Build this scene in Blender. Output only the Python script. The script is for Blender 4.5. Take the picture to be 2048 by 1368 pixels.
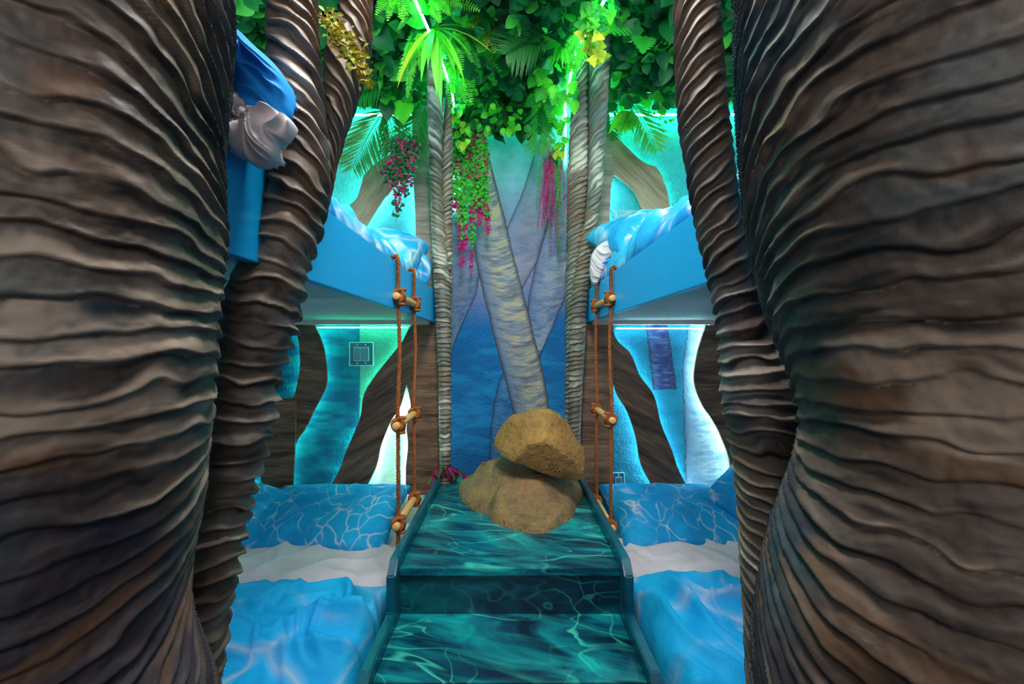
import bpy, math, random
import numpy as np
from mathutils import Vector, Matrix, noise as mnoise

random.seed(7); np.random.seed(7)
C = bpy.context.scene.collection
for o in list(bpy.data.objects): bpy.data.objects.remove(o)

# ------------------------------------------------------------------ camera, world, light, exposure
F = 900.0; CX = 1020.0; HY = 694.0; ZC = 1.25
def P(px, py, d):
    return Vector(((px-CX)*d/F, d, ZC-(py-HY)*d/F))

sc = bpy.context.scene
cam_d = bpy.data.cameras.new('camera'); cam = bpy.data.objects.new('camera', cam_d); C.objects.link(cam)
cam.location = (0, 0, ZC); cam.rotation_euler = (math.pi/2, 0, 0)
cam_d.sensor_width = 36; cam_d.lens = 36*F/2048
cam_d.shift_x = (1024-CX)/2048; cam_d.shift_y = (HY-684)/2048
cam_d.clip_start = 0.02
sc.camera = cam
sc.view_settings.view_transform = 'Standard'; sc.view_settings.look = 'None'
sc.view_settings.gamma = 1; sc.view_settings.use_curve_mapping = False
sc.view_settings.exposure = 0.0
w = bpy.data.worlds.new('world'); sc.world = w; w.use_nodes = True
w.node_tree.nodes['Background'].inputs[0].default_value = (0.95, 0.97, 1.0, 1)
w.node_tree.nodes['Background'].inputs[1].default_value = .28

def area(name, loc, target, sx, sy, power, col):
    l = bpy.data.lights.new(name, 'AREA'); l.shape = 'RECTANGLE'; l.size = sx; l.size_y = sy
    l.energy = power; l.color = col
    o = bpy.data.objects.new(name, l); C.objects.link(o); o.location = loc
    d = Vector(target)-Vector(loc); o.rotation_euler = d.to_track_quat('-Z', 'Y').to_euler()
    return o
area('hallway_fill', (0, -0.9, 2.2), (0, 2.2, 1.5), 1.2, 0.6, 14, (1.0, 0.93, 0.84))  # added soft fill from behind the camera, no fixture modelled
area('aisle_fill', (0, .8, 2.62), (0, 1.5, 0.4), 0.3, 0.5, 34, (1.0, 0.97, 0.92))  # unseen overhead light, added to brighten the aisle sides of the trunks
area('bunk_fill_low', (-1.0, 1.25, 1.35), (-1.0, 1.7, 0.3), 0.7, 0.5, 4.6, (0.95, 0.98, 1.0))  # added fill that brightens the left lower niche and bedding
area('bunk_fill_low', (1.0, 1.25, 1.35), (1.0, 1.7, 0.3), 0.7, 0.5, 4.6, (0.95, 0.98, 1.0))  # same added fill for the right lower niche
area('bunk_fill_high', (-0.9, 1.3, 2.25), (-0.7, 2.3, 1.9), 0.5, 0.5, 9, (0.75, 1.0, 0.95))  # added out-of-view fill for the left upper bunk and canopy
area('bunk_fill_high', (0.9, 1.3, 2.25), (0.7, 2.3, 1.9), 0.5, 0.5, 9, (0.75, 1.0, 0.95))  # matching added fill on the right upper side

# ------------------------------------------------------------------ helpers
def lin(c):
    c = c/255.0
    return c/12.92 if c <= 0.04045 else ((c+0.055)/1.055)**2.4
def S(r, g, b): return (lin(r), lin(g), lin(b), 1.0)
def S3(r, g, b): return np.array([lin(r), lin(g), lin(b)])

def _hash(i, j, k, seed):
    n = (i.astype(np.int64)*73856093) ^ (j.astype(np.int64)*19349663) ^ (k.astype(np.int64)*83492791) ^ (seed*2654435761)
    n = (n ^ (n >> 13)) * 1274126177
    n = n & 0x7fffffff
    n = (n ^ (n >> 16)) * 60493
    return ((n & 0xffffff)/float(0xffffff))
def vn(x, y, z=0.0, seed=0):
    x = np.asarray(x, float); y = np.asarray(y, float); z = np.asarray(z, float)
    x, y, z = np.broadcast_arrays(x, y, z)
    xi = np.floor(x); yi = np.floor(y); zi = np.floor(z)
    fx = x-xi; fy = y-yi; fz = z-zi
    fx = fx*fx*(3-2*fx); fy = fy*fy*(3-2*fy); fz = fz*fz*(3-2*fz)
    r = 0
    for a in (0, 1):
        for b in (0, 1):
            for c in (0, 1):
                wgt = (fx if a else 1-fx)*(fy if b else 1-fy)*(fz if c else 1-fz)
                r = r+wgt*_hash(xi+a, yi+b, zi+c, seed)
    return r
def fbm(x, y, z=0.0, seed=0, o=3):
    r = 0; a = 1; t = 0; f = 1
    for i in range(o):
        r = r+a*vn(np.asarray(x)*f, np.asarray(y)*f, np.asarray(z)*f, seed+i*17); t += a; a *= .5; f *= 2.03
    return r/t
def sst(a, b, x):
    t = np.clip((x-a)/(b-a), 0, 1); return t*t*(3-2*t)
def mixc(c1, c2, t):
    t = np.asarray(t)[..., None]; return c1*(1-t)+c2*t

def link(o, parent=None):
    C.objects.link(o)
    if parent is not None: o.parent = parent
    return o
def mk(name, verts, faces, mat=None, parent=None, smooth=True, cols=None):
    me = bpy.data.meshes.new(name)
    me.from_pydata([tuple(v) for v in verts], [], [tuple(f) for f in faces])
    if smooth: me.polygons.foreach_set('use_smooth', [True]*len(me.polygons))
    if cols is not None: setcol(me, cols)
    if mat: me.materials.append(mat)
    me.update()
    return link(bpy.data.objects.new(name, me), parent)
def setcol(me, cols):
    a = me.color_attributes.new('paint', 'FLOAT_COLOR', 'POINT')
    c = np.ones((len(me.vertices), 4), np.float32); c[:, :3] = np.clip(cols.reshape(-1, 3), 0, 1)
    a.data.foreach_set('color', c.ravel())
def gridmesh(name, V, mat, parent=None, wrap=False, cols=None, flip=False, smooth=True):
    n, m = V.shape[:2]
    me = bpy.data.meshes.new(name)
    idx = np.arange(n*m).reshape(n, m)
    if wrap: idx = np.concatenate([idx, idx[:, :1]], 1)
    a, b, c, d = idx[:-1, :-1], idx[:-1, 1:], idx[1:, 1:], idx[1:, :-1]
    f = np.stack([a, b, c, d] if not flip else [d, c, b, a], -1).reshape(-1, 4)
    me.vertices.add(n*m); me.vertices.foreach_set('co', V.reshape(-1).astype(np.float32))
    me.loops.add(f.size); me.loops.foreach_set('vertex_index', f.ravel().astype(np.int32))
    me.polygons.add(len(f)); me.polygons.foreach_set('loop_start', np.arange(0, f.size, 4, dtype=np.int32))
    me.update(calc_edges=True); me.validate()
    if smooth: me.polygons.foreach_set('use_smooth', np.ones(len(me.polygons), bool))
    if cols is not None: setcol(me, cols)
    me.materials.append(mat); me.update()
    return link(bpy.data.objects.new(name, me), parent)
def tag(o, label, cat, group=None, kind=None):
    o['label'] = label; o['category'] = cat
    if group: o['group'] = group
    if kind: o['kind'] = kind
    return o
def thing(name, label, cat, loc=(0, 0, 0), group=None):
    o = bpy.data.objects.new(name, None); C.objects.link(o); o.location = loc; o.empty_display_size = .05
    return tag(o, label, cat, group)
def part(o, parent):
    o.parent = parent; o.matrix_parent_inverse = Matrix.Translation(-Vector(parent.location)); return o
def struct(o): o['kind'] = 'structure'; return o
def box(name, x0, x1, y0, y1, z0, z1, mat, parent=None, bev=0.003):
    import bmesh
    bm = bmesh.new()
    bmesh.ops.create_cube(bm, size=1)
    for v in bm.verts:
        v.co = Vector(((x0+x1)/2+v.co.x*(x1-x0), (y0+y1)/2+v.co.y*(y1-y0), (z0+z1)/2+v.co.z*(z1-z0)))
    if bev: bmesh.ops.bevel(bm, geom=bm.edges[:], offset=bev, segments=2, affect='EDGES', profile=.7)
    me = bpy.data.meshes.new(name); bm.to_mesh(me); bm.free(); me.materials.append(mat)
    o = bpy.data.objects.new(name, me); C.objects.link(o)
    if parent is not None: part(o, parent)
    return o
def tubegeo(pts, r, n=8, V=None, Fc=None, closed=False):
    pts = [Vector(p) for p in pts]
    V = [] if V is None else V; Fc = [] if Fc is None else Fc
    b = len(V); up = None
    for i, p in enumerate(pts):
        if closed: t = pts[(i+1) % len(pts)]-pts[i-1]
        else: t = pts[min(i+1, len(pts)-1)]-pts[max(i-1, 0)]
        t.normalize()
        if up is None: up = t.orthogonal()
        up = (up-t*up.dot(t)).normalized(); s = t.cross(up)
        rr = r[i] if hasattr(r, '__len__') else r
        for k in range(n):
            a = 2*math.pi*k/n; V.append(p+up*(math.cos(a)*rr)+s*(math.sin(a)*rr))
    m = len(pts)
    for i in range(m if closed else m-1):
        for k in range(n):
            j = (i+1) % m
            Fc.append((b+i*n+k, b+i*n+(k+1) % n, b+j*n+(k+1) % n, b+j*n+k))
    if not closed:
        Fc.append(tuple(b+k for k in range(n))[::-1]); Fc.append(tuple(b+(m-1)*n+k for k in range(n)))
    return V, Fc
def tube(name, pts, r, mat, n=8, parent=None, closed=False):
    V, Fc = tubegeo(pts, r, n, closed=closed)
    o = mk(name, V, Fc, mat)
    if parent is not None: part(o, parent)
    return o
def spline(pts, n):
    pts = [Vector(p) for p in pts]; out = []
    q = [pts[0]*2-pts[1]]+pts+[pts[-1]*2-pts[-2]]
    segs = len(pts)-1
    for i in range(n):
        t = i/(n-1)*segs; k = min(int(t), segs-1); f = t-k
        a, b, c, d = q[k], q[k+1], q[k+2], q[k+3]
        out.append(0.5*((2*b)+(c-a)*f+(2*a-5*b+4*c-d)*f*f+(3*b-a-3*c+d)*f**3))
    return out

# ------------------------------------------------------------------ materials
class NT:
    def __init__(s, name):
        s.m = bpy.data.materials.new(name); s.m.use_nodes = True; s.t = s.m.node_tree
        s.b = s.t.nodes['Principled BSDF']; s.o = s.t.nodes['Material Output']
    def n(s, typ, **kw):
        x = s.t.nodes.new(typ)
        for k, v in kw.items():
            if k in x.inputs: x.inputs[k].default_value = v
            else: setattr(x, k, v)
        return x
    def l(s, a, b): s.t.links.new(a, b)
    def ramp(s, src, stops):
        r = s.n('ShaderNodeValToRGB'); e = r.color_ramp.elements
        while len(e) < len(stops): e.new(.5)
        for el, (p, c) in zip(e, stops): el.position = p; el.color = c
        s.l(src, r.inputs[0]); return r.outputs[0]
    def mix(s, f, a, b, mode='MIX'):
        x = s.n('ShaderNodeMix', data_type='RGBA', blend_type=mode)
        for i, v in ((0, f), (6, a), (7, b)):
            if isinstance(v, bpy.types.NodeSocket): s.l(v, x.inputs[i])
            else: x.inputs[i].default_value = v
        return x.outputs[2]
    def bump(s, src, strength, dist=.01, prev=None):
        x = s.n('ShaderNodeBump', Strength=strength, Distance=dist); s.l(src, x.inputs['Height'])
        if prev: s.l(prev, x.inputs['Normal'])
        s.l(x.outputs[0], s.b.inputs['Normal']); return x.outputs[0]
    def obj(s): return s.n('ShaderNodeTexCoord').outputs['Object']
    def mapping(s, src, scale=(1, 1, 1), rot=(0, 0, 0)):
        x = s.n('ShaderNodeMapping'); x.inputs['Scale'].default_value = scale; x.inputs['Rotation'].default_value = rot
        s.l(src, x.inputs[0]); return x.outputs[0]
    def noise(s, vec, scale, detail=3, rough=.5, dist=0):
        x = s.n('ShaderNodeTexNoise', Scale=scale, Detail=detail, Roughness=rough, Distortion=dist); s.l(vec, x.inputs['Vector'])
        return x.outputs['Fac']

def m_paint(name, rough=.6, bump_scale=120, bump=.3, spec=.5, bd=.004):
    t = NT(name); a = t.n('ShaderNodeAttribute', attribute_name='paint')
    t.l(a.outputs['Color'], t.b.inputs['Base Color']); t.b.inputs['Roughness'].default_value = rough
    t.b.inputs['Specular IOR Level'].default_value = spec
    nz = t.noise(t.obj(), bump_scale, 4, .6); t.bump(nz, bump, bd)
    return t.m
M_bark = m_paint('painted_bark', .56, 320, .12, .45, .002)
M_wall = m_paint('stucco_mural', .5, 85, .9, .2, .012)

def m_plain(name, col, rough=.5, spec=.5, var=None, scale=20, bump=0, trans=0):
    t = NT(name); t.b.inputs['Base Color'].default_value = col; t.b.inputs['Roughness'].default_value = rough
    t.b.inputs['Specular IOR Level'].default_value = spec
    if var:
        nz = t.noise(t.obj(), scale, 4, .6)
        t.l(t.ramp(nz, [(.3, col), (.7, var)]), t.b.inputs['Base Color'])
        if bump: t.bump(nz, bump, .004)
    return t.m
def m_emit(name, col, st):
    t = NT(name); t.b.inputs['Base Color'].default_value = col
    t.b.inputs['Emission Color'].default_value = col; t.b.inputs['Emission Strength'].default_value = st
    return t.m
def m_leaf(name, c1, c2, rough=.48, scale=9):
    t = NT(name); t.b.inputs['Specular IOR Level'].default_value = .3
    inf = t.n('ShaderNodeObjectInfo')
    nz = t.noise(t.n('ShaderNodeNewGeometry').outputs['Position'], scale*2, 3, .6)
    ad = t.n('ShaderNodeMath', operation='ADD'); t.l(inf.outputs['Random'], ad.inputs[0]); t.l(nz, ad.inputs[1])
    hv = t.n('ShaderNodeMath', operation='MULTIPLY'); t.l(ad.outputs[0], hv.inputs[0]); hv.inputs[1].default_value = .5
    t.l(t.ramp(hv.outputs[0], [(.2, c1), (.8, c2)]), t.b.inputs['Base Color'])
    t.b.inputs['Roughness'].default_value = rough
    tr = t.n('ShaderNodeBsdfTranslucent'); tr.inputs[0].default_value = c2
    ms = t.n('ShaderNodeMixShader', Fac=.16)
    t.l(t.b.outputs[0], ms.inputs[1]); t.l(tr.outputs[0], ms.inputs[2]); t.l(ms.outputs[0], t.o.inputs[0])
    return t.m
def m_water(name, scale, base, base2, line, wide=.05, rough=.7, warp=.12, rotz=0, amount=1.0):
    t = NT(name); v = t.mapping(t.obj(), (1, .75, 1), (0, 0, rotz))
    nv = t.n('ShaderNodeTexNoise', Scale=scale*.45, Detail=2); t.l(v, nv.inputs['Vector'])
    sub = t.n('ShaderNodeVectorMath', operation='SUBTRACT'); t.l(nv.outputs['Color'], sub.inputs[0]); sub.inputs[1].default_value = (.5, .5, .5)
    scl = t.n('ShaderNodeVectorMath', operation='SCALE'); t.l(sub.outputs[0], scl.inputs[0]); scl.inputs['Scale'].default_value = warp*4
    add = t.n('ShaderNodeVectorMath', operation='ADD'); t.l(v, add.inputs[0]); t.l(scl.outputs[0], add.inputs[1])
    vo = t.n('ShaderNodeTexVoronoi', feature='DISTANCE_TO_EDGE', Scale=scale); t.l(add.outputs[0], vo.inputs['Vector'])
    ln = t.ramp(vo.outputs['Distance'], [(0, (1, 1, 1, 1)), (wide, (.35, .35, .35, 1)), (wide*2.6, (0, 0, 0, 1))])
    msk = t.ramp(t.noise(v, scale*.7, 2), [(.42, (.02, .02, .02, 1)), (.62, (amount, amount, amount, 1))])
    lm = t.mix(1.0, ln, msk, 'MULTIPLY')
    b = t.mix(t.ramp(t.noise(v, scale*.5, 3), [(.35, (0, 0, 0, 1)), (.65, (1, 1, 1, 1))]), base, base2)
    t.l(t.mix(lm, b, line), t.b.inputs['Base Color'])
    t.b.inputs['Roughness'].default_value = rough; t.b.inputs['Specular IOR Level'].default_value = .25
    t.bump(t.noise(t.obj(), 14, 4, .55), .35, .02)
    return t.m
M_pil = m_water('water_print_pillow', 13, S(8, 128, 190), S(16, 156, 212), S(196, 190, 200), .03, warp=.05)
M_duv = m_water('water_print_duvet', 4.2, S(0, 140, 205), S(20, 170, 224), S(184, 182, 190), .045, warp=.12, amount=.6)
M_duv2 = m_water('water_print_duvet_pale', 8, S(10, 140, 210), S(50, 176, 226), S(224, 228, 230), .08, warp=.09)
M_sheet = m_plain('white_sheet', S(188, 178, 186), .8, .2, S(204, 196, 202), 8)
M_blue = m_plain('blue_paint', S(2, 158, 222), .4, .3, S(6, 164, 226), 6, .1)
M_under = NT('grey_plywood')
_v = M_under.mapping(M_under.obj(), (2, 40, 2)); _n = M_under.noise(_v, 3, 5, .6)
M_under.l(M_under.ramp(_n, [(.3, S(188, 172, 164)), (.7, S(214, 200, 192))]), M_under.b.inputs['Base Color']); M_under.b.inputs['Roughness'].default_value = .6
M_under = M_under.m

def m_board(name, ang, c1, c2, c3):
    t = NT(name); ro = t.mapping(t.obj(), (1, 1, 1), (0, ang, 0)); v = t.mapping(ro, (4.0, 1, 60)); v2 = t.mapping(ro, (1.2, 1, 9))
    a = t.noise(v, 2.2, 5, .6, .6); b = t.noise(v2, 2.0, 3, .5, .4)
    c = t.ramp(a, [(.28, c1), (.5, c2), (.72, c3)])
    t.l(t.mix(.45, c, t.ramp(b, [(.35, c1), (.65, c3)])), t.b.inputs['Base Color'])
    t.b.inputs['Roughness'].default_value = .42
    t.bump(a, .4, .004); return t.m
BR = (S(30, 18, 12), S(88, 60, 42), S(162, 124, 94))
M_bd = [m_board('grained_board', a, *BR) for a in (0, .55, -.55, -.15)]
M_bdg = m_board('grained_board_grey', 0, S(74, 66, 58), S(120, 112, 102), S(160, 152, 140))
M_bddg = [m_board('grained_board_tan', a, S(84, 70, 52), S(134, 118, 92), S(170, 152, 122)) for a in (.9, -.75)]

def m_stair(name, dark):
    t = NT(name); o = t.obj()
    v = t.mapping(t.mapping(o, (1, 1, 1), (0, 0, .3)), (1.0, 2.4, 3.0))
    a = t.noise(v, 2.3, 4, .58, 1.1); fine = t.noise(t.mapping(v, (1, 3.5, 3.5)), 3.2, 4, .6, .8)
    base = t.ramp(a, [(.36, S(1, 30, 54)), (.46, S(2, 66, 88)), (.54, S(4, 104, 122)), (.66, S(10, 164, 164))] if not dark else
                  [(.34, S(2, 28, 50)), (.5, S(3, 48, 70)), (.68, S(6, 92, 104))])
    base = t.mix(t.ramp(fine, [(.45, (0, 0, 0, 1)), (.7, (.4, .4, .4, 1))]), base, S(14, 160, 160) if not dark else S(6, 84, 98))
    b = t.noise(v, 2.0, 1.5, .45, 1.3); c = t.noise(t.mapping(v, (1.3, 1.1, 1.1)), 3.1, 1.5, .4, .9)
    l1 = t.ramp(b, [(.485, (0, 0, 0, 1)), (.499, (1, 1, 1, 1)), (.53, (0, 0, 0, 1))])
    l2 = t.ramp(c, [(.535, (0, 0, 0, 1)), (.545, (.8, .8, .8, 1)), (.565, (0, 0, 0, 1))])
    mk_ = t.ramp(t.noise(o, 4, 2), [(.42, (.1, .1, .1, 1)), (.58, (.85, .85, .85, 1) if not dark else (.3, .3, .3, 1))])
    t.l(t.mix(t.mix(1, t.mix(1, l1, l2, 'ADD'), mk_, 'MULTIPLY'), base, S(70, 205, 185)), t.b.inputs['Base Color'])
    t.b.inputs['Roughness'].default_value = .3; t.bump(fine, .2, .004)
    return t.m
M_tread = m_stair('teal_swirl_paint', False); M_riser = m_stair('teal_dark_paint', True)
M_rim = m_plain('teal_rim_paint', S(6, 62, 84), .3, .5, S(8, 96, 112), 9, .1)
_t = NT('sandstone'); _o = _t.obj()
_a = _t.noise(_o, 9, 6, .65); _b = _t.noise(_o, 60, 4, .7)
_c = _t.ramp(_a, [(.3, S(100, 70, 34)), (.5, S(158, 114, 56)), (.68, S(190, 142, 74))])
_t.l(_t.mix(.35, _c, _t.ramp(_b, [(.3, S(88, 62, 32)), (.7, S(196, 152, 88))])), _t.b.inputs['Base Color'])
_t.b.inputs['Roughness'].default_value = .8; _p = _t.bump(_a, .7, .04); _t.bump(_b, .8, .012, _p)
M_rock = _t.m
_t = NT('sandstone_grey'); _o = _t.obj()
_a = _t.noise(_o, 8, 6, .65); _b = _t.noise(_o, 60, 4, .7)
_c = _t.ramp(_a, [(.3, S(84, 64, 42)), (.5, S(138, 108, 70)), (.68, S(172, 128, 62))])
_t.l(_t.mix(.35, _c, _t.ramp(_b, [(.3, S(88, 72, 52)), (.7, S(170, 146, 112))])), _t.b.inputs['Base Color'])
_t.b.inputs['Roughness'].default_value = .8; _p = _t.bump(_a, .7, .04); _t.bump(_b, .8, .012, _p)
M_rock2 = _t.m
M_hole = m_plain('dark_hole', S(25, 18, 10), .9)
M_rope = m_plain('manila_rope', S(118, 62, 30), .8, .2, S(168, 100, 56), 90, .3)
M_dowel = m_plain('pale_dowel', S(206, 150, 84), .45, .4, S(226, 174, 108), 12)
M_led_g = m_emit('led_green', (.10, 1, .42, 1), 85)
M_led_c = m_emit('led_cyan', (.05, 1, .58, 1), 48)
M_led_w = m_emit('led_white', (.46, .96, 1, 1), 72)
M_ceil = m_plain('dark_green_backing', S(6, 30, 20), .8, .2, S(10, 44, 28), 12)
M_side = m_plain('blue_side_wall', S(20, 110, 150), .6, .3, S(30, 140, 170), 3)
M_floor = m_plain('dark_floor', S(28, 34, 40), .5, .4, S(36, 44, 50), 5)
M_plate = m_plain('plate_blue', S(20, 84, 124), .4, .5, S(40, 110, 130), 14)
M_edge = m_plain('plate_edge', S(178, 214, 220), .4)
M_rocker = m_plain('rocker_grey', S(70, 120, 150), .35)
L_dark = m_leaf('leaf_dark', S(4, 54, 28), S(16, 100, 50))
L_mid = m_leaf('leaf_mid', S(18, 110, 40), S(56, 160, 50))
L_bright = m_leaf('leaf_bright', S(40, 150, 36), S(110, 200, 50))
L_yel = m_leaf('leaf_yellow', S(120, 150, 24), S(190, 190, 50))
L_gold = m_leaf('leaf_gold', S(92, 70, 10), S(170, 150, 24))
L_palm = m_leaf('leaf_palm', S(2, 78, 26), S(16, 124, 44))
L_mag = m_leaf('blossom_magenta', S(112, 12, 66), S(184, 32, 108))
L_pur = m_leaf('sprig_purple', S(96, 22, 80), S(170, 44, 120))
M_stem = m_plain('green_stem', S(40, 90, 30), .6)
M_brown = m_plain('brown_stem', S(90, 64, 30), .7)

# ------------------------------------------------------------------ setting
D0 = 2.65
def inpoly_trunk(px, py, line):
    """signed normalised distance across a painted trunk: line = [(x,y,halfwidth)...] ordered by y"""
    ys = [p[1] for p in line]; xs = [p[0] for p in line]; hs = [p[2] for p in line]
    c = np.interp(py, ys, xs); h = np.interp(py, ys, hs)
    m = (py >= ys[0]) & (py <= ys[-1])
    return (px-c)/np.maximum(h, .5), m, h
def build_back_wall():
    X = np.concatenate([np.linspace(-1.62, -.46, 150)[:-1], np.linspace(-.46, .46, 360), np.linspace(.46, 1.62, 150)[1:]]); Z = np.concatenate([np.linspace(0, .42, 30)[:-1], np.linspace(.42, 2.72, 620)])
    XX, ZZ = np.meshgrid(X, Z)
    px = CX+XX*F/D0; py = HY-(ZZ-ZC)*F/D0
    wob = (fbm(px/40, py/40, 0, 3)-.5)*10
    n1 = fbm(px/60, py/18, 0, 11); n2 = fbm(px/14, py/10, 0, 12)
    # centre field
    t = sst(300, 640, py)
    col = mixc(S3(96, 176, 190), S3(112, 118, 158), sst(280, 470, py+wob))
    col = mixc(col, S3(4, 92, 158), sst(560, 660, py+wob*2))
    col = mixc(col, S3(14, 128, 190), sst(.4, .7, n1)*sst(620, 720, py)*.7)
    col = mixc(col, S3(8, 64, 120), sst(850, 960, py)*.6)
    col = mixc(col, S3(150, 130, 140), sst(.5, .8, n1)*sst(350, 420, py)*(1-sst(560, 620, py))*.45)
    def paint(col, line, base, light, dark, k=1.0, bands=7.0, out=.13):
        s, m, h = inpoly_trunk(px+wob*.35, py, line)
        ins = m & (np.abs(s) < 1)
        bend = py+10*s*s
        b = fbm(s*1.6, bend/bands, 0, 31); b2 = fbm(px/18, py/5, 0, 37)
        c = mixc(base, light, sst(.42, .66, b)*.6*sst(-1.1, .2, s))
        c = mixc(c, S3(84, 112, 158), sst(-.1, -1, s)*.6)
        c = mixc(c, dark, sst(.55, .8, 1-b)*.7)
        c = mixc(c, S3(100, 130, 170), sst(.55, .75, b2)*.5)
        c = mixc(c, dark*.6, sst(1-out*2, 1, np.abs(s))*.75)
        col = np.where((ins)[..., None], mixc(col, c, np.full(px.shape, k)), col)
        ed = m & (np.abs(np.abs(s)-1) < 1.5/h)
        return np.where(ed[..., None], col*.4+S3(60, 44, 60)*.4, col)
    central = (px > 850) & (px < 1190)
    cc = paint(col, [(1190, 340, 20), (1125, 440, 30), (1112, 500, 34), (1095, 590, 36), (1078, 660, 26), (1072, 722, 3)], S3(120, 130, 160), S3(176, 168, 160), S3(80, 84, 118), .7)
    cc = paint(cc, [(900, 420, 60), (918, 520, 46), (918, 590, 34), (905, 650, 18), (900, 700, 4)], S3(96, 110, 146), S3(130, 130, 150), S3(60, 72, 110), .7)
    cc = paint(cc, [(1055, 700, 30), (1032, 760, 34), (1015, 850, 34), (1008, 960, 30)], S3(40, 104, 156), S3(80, 130, 160), S3(20, 70, 120), .7)
    cc = paint(cc, [(1130, 200, 20), (1100, 300, 28), (1075, 400, 34), (1030, 520, 46), (1000, 620, 20)], S3(124, 122, 144), S3(150, 140, 150), S3(96, 96, 124), .6)
    cc = paint(cc, [(925, 200, 20), (948, 300, 26), (972, 420, 33), (990, 520, 38), (1015, 620, 40), (1040, 720, 40), (1058, 800, 37), (1072, 860, 36)], S3(122, 124, 136), S3(196, 176, 140), S3(90, 82, 88), 1, bands=4.5)
    # side niches
    nb = mixc(S3(8, 70, 120), S3(14, 112, 150), sst(.35, .7, n1))
    nb = mixc(nb, S3(80, 190, 200), sst(560, 380, py)*.9)
    nL = mixc(nb, S3(120, 170, 150), sst(716, 722, px+wob*.4)*sst(600, 640, py)*.7)
    nL = mixc(nL, S3(190, 200, 176), sst(740, 760, px)*sst(760, 800, py)*.9)
    nL = mixc(nL, S3(10, 70, 110), (np.abs(px-718+wob*.3) < 2)*(py > 640)*.8)
    nR = mixc(nb, S3(10, 130, 160), 0.5*np.ones_like(px))
    for ln, ba, li, da in (([(1420, 640, 42), (1402, 740, 36), (1412, 850, 42), (1418, 1000, 46)], S3(160, 184, 204), S3(220, 226, 230), S3(110, 140, 176)),
                           ([(1312, 640, 20), (1320, 700, 22), (1330, 780, 24)], S3(46, 50, 108), S3(66, 66, 124), S3(30, 36, 84))):
        nR = paint(nR, ln, ba, li, da, 1, 9)
    # upper niches: faint painted limb
    nR = paint(nR, [(1260, 420, 40), (1285, 470, 44), (1290, 540, 40)], S3(150, 180, 170), S3(190, 210, 190), S3(90, 140, 140), .6)
    out = np.where((px <= 850)[..., None], nL, np.where((px >= 1190)[..., None], nR, cc))
    out = out*(0.88+.24*n2[..., None])
    V = np.stack([XX, np.full(XX.shape, D0), ZZ], -1)
    return struct(gridmesh('wall_back', V, M_wall, cols=out))
build_back_wall()
struct(box('wall_left', -1.68, -1.62, -1.2, D0, 0, 2.72, M_side, bev=0))
struct(box('wall_right', 1.62, 1.68, -1.2, D0, 0, 2.72, M_side, bev=0))
struct(box('floor', -1.68, 1.68, -1.2, D0, -.05, 0, M_floor, bev=0))
struct(box('ceiling', -1.68, 1.68, -1.2, D0, 2.72, 2.78, M_ceil, bev=0))

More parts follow.
